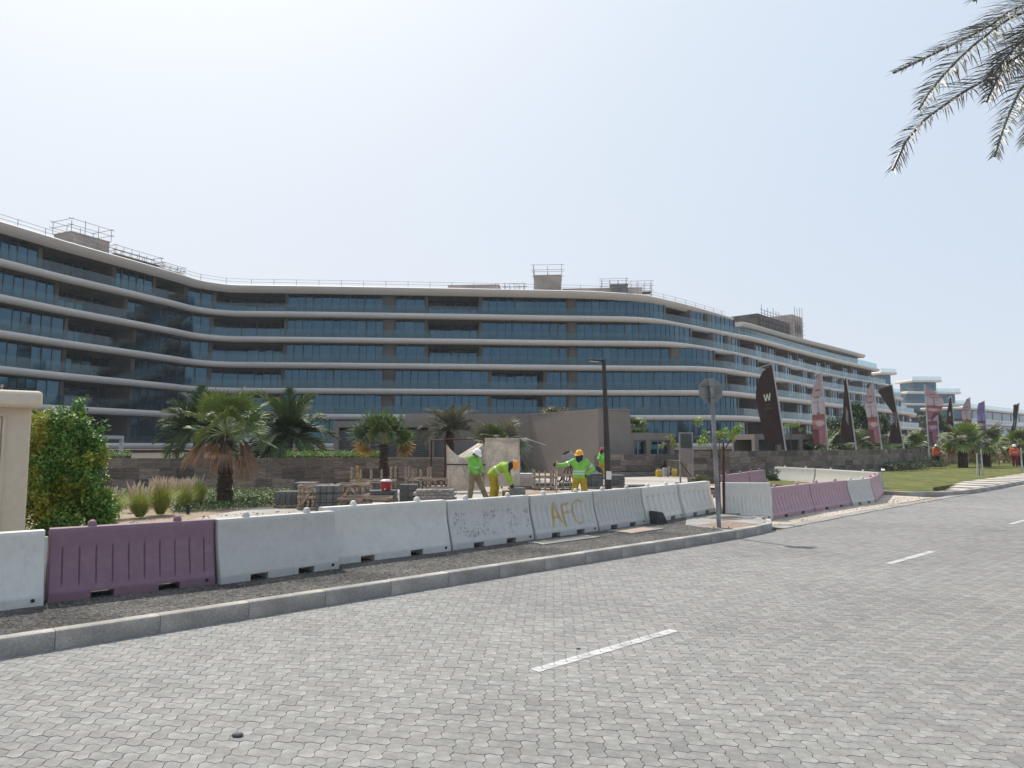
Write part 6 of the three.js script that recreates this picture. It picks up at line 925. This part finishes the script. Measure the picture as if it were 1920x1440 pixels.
  if (o.hood) { const hb = [[H(0, -0.02, -0.015), H(0, 0.05, -0.015), 0.105, 0.105], [H(0, -0.1, 0.03), H(0, -0.04, 0.02), 0.085, 0.098], [q.neck.clone().addScaledVector(f2, 0.02), H(0, -0.1, 0), 0.11, 0.085], [q.neck.clone().addScaledVector(f2, 0.09).add(V(0, -0.11, 0)), H(0, -0.1, 0.05), 0.05, 0.075]]; const slit = H(0, 0.012, 0.12); part(t, 'hood', boxUV(clean(skinned(hb, 0.01, 0.04, 0, (x, y, z) => { const d = V(x, y, z).sub(slit); return -Math.max(Math.abs(d.dot(up)) - 0.022, Math.abs(d.dot(right)) - 0.075, -d.dot(f2) - 0.06); }))), navy); }
  else part(t, 'hair', boxUV(clean(skinned([[H(0, 0.045, -0.02), H(0, -0.03, -0.035), 0.094, 0.08]], 0.008, 0.02))), mat.black);
  // hard hat: dome, brim, ridge
  const hat = new MB().add(new THREE.LatheGeometry([[0.146, -0.006], [0.148, 0], [0.132, 0.012], [0.126, 0.05], [0.108, 0.1], [0.07, 0.138], [0, 0.15]].map(([a, b]) => new THREE.Vector2(a, b)), 24), new THREE.Matrix4().makeScale(0.95, 1, 1.08)), pk = new THREE.Shape(); pk.absellipse(0, 0, 0.11, 0.085, 0, PI); hat.add(new THREE.ExtrudeGeometry(pk, { depth: 0.008, bevelEnabled: false }), new THREE.Matrix4().makeRotationX(PI / 2 + 0.15).setPosition(0, 0.008, 0.115)); hat.box(0, 0.125, 0, 0.03, 0.05, 0.16);
  const hh = part(t, 'hard_hat', hat.geo(), o.hat); hh.position.copy(H(0, 0.045, 0)); hh.quaternion.setFromRotationMatrix(new THREE.Matrix4().makeBasis(right.clone().negate(), up, f2));
  return t;
}
const hatM = (r, g, b) => M({ color: C(r, g, b), roughness: 0.3 });
const stand = { pelvis: [0, 0.93, 0], waist: [0, 1.06, 0], chest: [0, 1.28, 0], neck: [0, 1.43, 0], head: [0, 1.56, 0.02], sl: [0.19, 1.385, 0], sr: [-0.19, 1.385, 0], el: [0.25, 1.12, 0.0], wl: [0.26, 0.88, 0.08], er: [-0.25, 1.12, 0.0], wr: [-0.26, 0.88, 0.08], hl: [0.095, 0.9, 0], hr: [-0.095, 0.9, 0], kl: [0.11, 0.49, 0.02], kr: [-0.11, 0.49, 0.02], al: [0.12, 0.085, 0], ar: [-0.12, 0.085, 0] };
person('worker in lime jacket, khaki trousers and white hard hat, looking down', [-1.2, GS, -22.6], 0.95, { ...stand, head: [0, 1.52, 0.09], neck: [0, 1.42, 0.02], el: [0.24, 1.13, 0.06], wl: [0.14, 0.95, 0.24], er: [-0.24, 1.12, 0.05], wr: [-0.16, 0.92, 0.22], kl: [0.13, 0.5, 0.2], al: [0.14, 0.085, 0.42], kr: [-0.11, 0.49, -0.02], ar: [-0.13, 0.085, -0.08] }, { jacket: lime, trousers: khaki, hat: hatM(0.78, 0.78, 0.76), look: [0.05, -0.65, 0.8], skin: skin2, bands: [0.45], armBands: false, hemY: 0.83, scale: 0.98 });
const p2 = person('worker bending forward in lime jacket, yellow trousers and orange hard hat', [-0.5, GS, -21.6], 1.4, { pelvis: [0, 0.9, -0.08], waist: [0, 1.0, 0.02], chest: [0, 1.12, 0.24], neck: [0, 1.17, 0.39], head: [0, 1.18, 0.52], sl: [0.19, 1.12, 0.32], sr: [-0.19, 1.12, 0.32], el: [0.2, 0.86, 0.38], wl: [0.14, 0.64, 0.46], er: [-0.2, 0.85, 0.4], wr: [-0.13, 0.63, 0.5], hl: [0.095, 0.88, -0.08], hr: [-0.095, 0.88, -0.08], kl: [0.12, 0.48, 0.0], kr: [-0.12, 0.48, -0.04], al: [0.13, 0.085, -0.04], ar: [-0.13, 0.085, -0.12] }, { jacket: limeY, trousers: yellowTr, hat: hatM(0.75, 0.27, 0.02), look: [0, -0.8, 0.6], hood: true, gloves: true, bend: true, bands: [0.5], armBands: false });
person('worker facing the camera, one arm out on a shovel, other hand on hip', [2.05, -0.05, -21.7], -0.12, { ...stand, sr: [-0.2, 1.38, 0], er: [-0.46, 1.27, 0.05], wr: [-0.69, 1.27, 0.1], sl: [0.2, 1.37, 0], el: [0.42, 1.16, -0.08], wl: [0.24, 1.0, 0.06], kl: [0.15, 0.49, 0.03], al: [0.2, 0.085, 0], kr: [-0.15, 0.49, 0.03], ar: [-0.21, 0.085, 0] }, { jacket: lime, trousers: yellowTr, hat: hatM(0.72, 0.36, 0.02), look: [-0.5, -0.12, 0.85], hood: true, gloves: true, hr: [-1, 0.05, 0], pr: [0, 0, 1], curl: 1.3, hl: [-0.5, -0.6, 0.3], pl: [-0.3, -0.3, -0.9], hemY: 0.86, bands: [0.22, 0.42], scale: 0.97 });
person('far worker in lime jacket and yellow trousers beside the lamp post', [4.75, GS, -37.5], -1.0, { ...stand, el: [0.22, 1.12, 0.1], wl: [-0.02, 1.1, 0.22], er: [-0.22, 1.12, 0.1], wr: [0.02, 1.16, 0.24] }, { jacket: lime, trousers: yellowTr, hat: hatM(0.35, 0.04, 0.03), look: [0.2, 0, 1], hood: true, bands: [0.4], hl: [-1, 0, 0.2], hr: [1, 0, 0.2], pl: [0, 0, -1], pr: [0, 0, -1], scale: 0.95 });
person('worker in orange vest, dark trousers and white hard hat at the end of the wall', [32.85, 0.12, -55.2], 0.1, { ...stand, kl: [0.1, 0.5, 0.1], al: [0.1, 0.085, 0.16], ar: [-0.1, 0.085, -0.12] }, { jacket: orange, trousers: glove, hat: hatM(0.78, 0.78, 0.76), hemY: 0.84 });
person('worker in orange vest and dark red trousers at the right edge', [39.6, 0.12, -56.2], -0.6, { ...stand, kl: [0.1, 0.5, 0.12], al: [0.1, 0.085, 0.2], ar: [-0.1, 0.085, -0.15] }, { jacket: orange, trousers: M({ color: C(0.16, 0.02, 0.03), roughness: 0.9 }), hat: hatM(0.78, 0.78, 0.76), hemY: 0.84 });
{ // tools
  const s = thing('shovel', 'wooden-handled shovel held upright by the worker facing the camera', 'shovel', [1.33, 0, -21.55]); part(s, 'handle', new MB().rod(V(0, 0.25, 0), V(0.03, 1.3, 0.02), 0.022, 0.022, 8).geo(), tone(mat.wood, 1.3)); part(s, 'blade', new MB().box(0, 0.16, 0.01, 0.2, 0.28, 0.012, 0, 0.08).geo(), mat.steel);
  const b = thing('cut_block', 'concrete block held down by the bending worker', 'block', [0.05, GS, -21.6], 0.3); part(b, 'block_body', boxUV(new RoundedBoxGeometry(0.42, 0.5, 0.3, 2, 0.015)).translate(0.12, 0.25, 0), mat.concreteD); part(b, 'timber_wedge', boxUV(new THREE.BoxGeometry(0.2, 0.42, 0.16)).translate(-0.25, 0.21, 0.05), mat.woodY);
  const rk = thing('rake_handle', 'long thin tool handle leaning between the two near workers', 'tool', [-0.85, GS, -22.3]); part(rk, 'handle', new MB().rod(V(0.12, 0, 0), V(-0.16, 1.05, -0.1), 0.014, 0.014, 8).geo(), mat.wood); part(rk, 'tool_head', new MB().box(0.12, 0.02, 0, 0.3, 0.03, 0.05).geo(), mat.pipe);
}
// ---------------------------------------------------------------- loose gravel on the footway, drifted sand grit at the apron
{
  const r = R(55), g = new THREE.IcosahedronGeometry(1, 0), m4 = new THREE.Matrix4(), c = new THREE.Color();
  const grit = (name, n, place, m, lo, hi) => { const o = shade(new THREE.InstancedMesh(g, m, n)); for (let i = 0; i < n; i++) { const p = place(), s = lo + (hi - lo) * Math.pow(r(), 3); m4.compose(p, new THREE.Quaternion().setFromEuler(new THREE.Euler(r() * 6, r() * 6, r() * 6)), V(s * (0.7 + r() * 0.6), s * 0.7, s * (0.7 + r() * 0.6))); o.setMatrixAt(i, m4); const k = 0.5 + r(); c.setRGB(k, k * (0.93 + 0.05 * r()), k * (0.84 + 0.08 * r())); o.setColorAt(i, c); } o.name = name; o.userData.kind = 'stuff'; scene.add(o); };
  grit('gravel', 3000, () => stv(-3 + 16.5 * r(), 7.58 + 1.5 * Math.pow(r(), 1.3), 0.161), M({ color: C(0.21, 0.19, 0.165), roughness: 0.95 }), 0.003, 0.012);
  grit('rubble', 1100, () => stv(13.5 + 13 * r(), 8.1 + 1.3 * r(), 0.01), M({ color: C(0.50, 0.44, 0.36), roughness: 0.95 }), 0.006, 0.03);
  grit('site_grit', 2400, () => { const s = 4 + 14 * r(); return stv(s, 9.7 + 9 * r(), 0.016); }, M({ color: C(0.36, 0.31, 0.25), roughness: 0.95 }), 0.006, 0.04);
}
scene.fog = new THREE.FogExp2(C(0.80, 0.83, 0.87), 0.0004);
renderer.render(scene, camera);
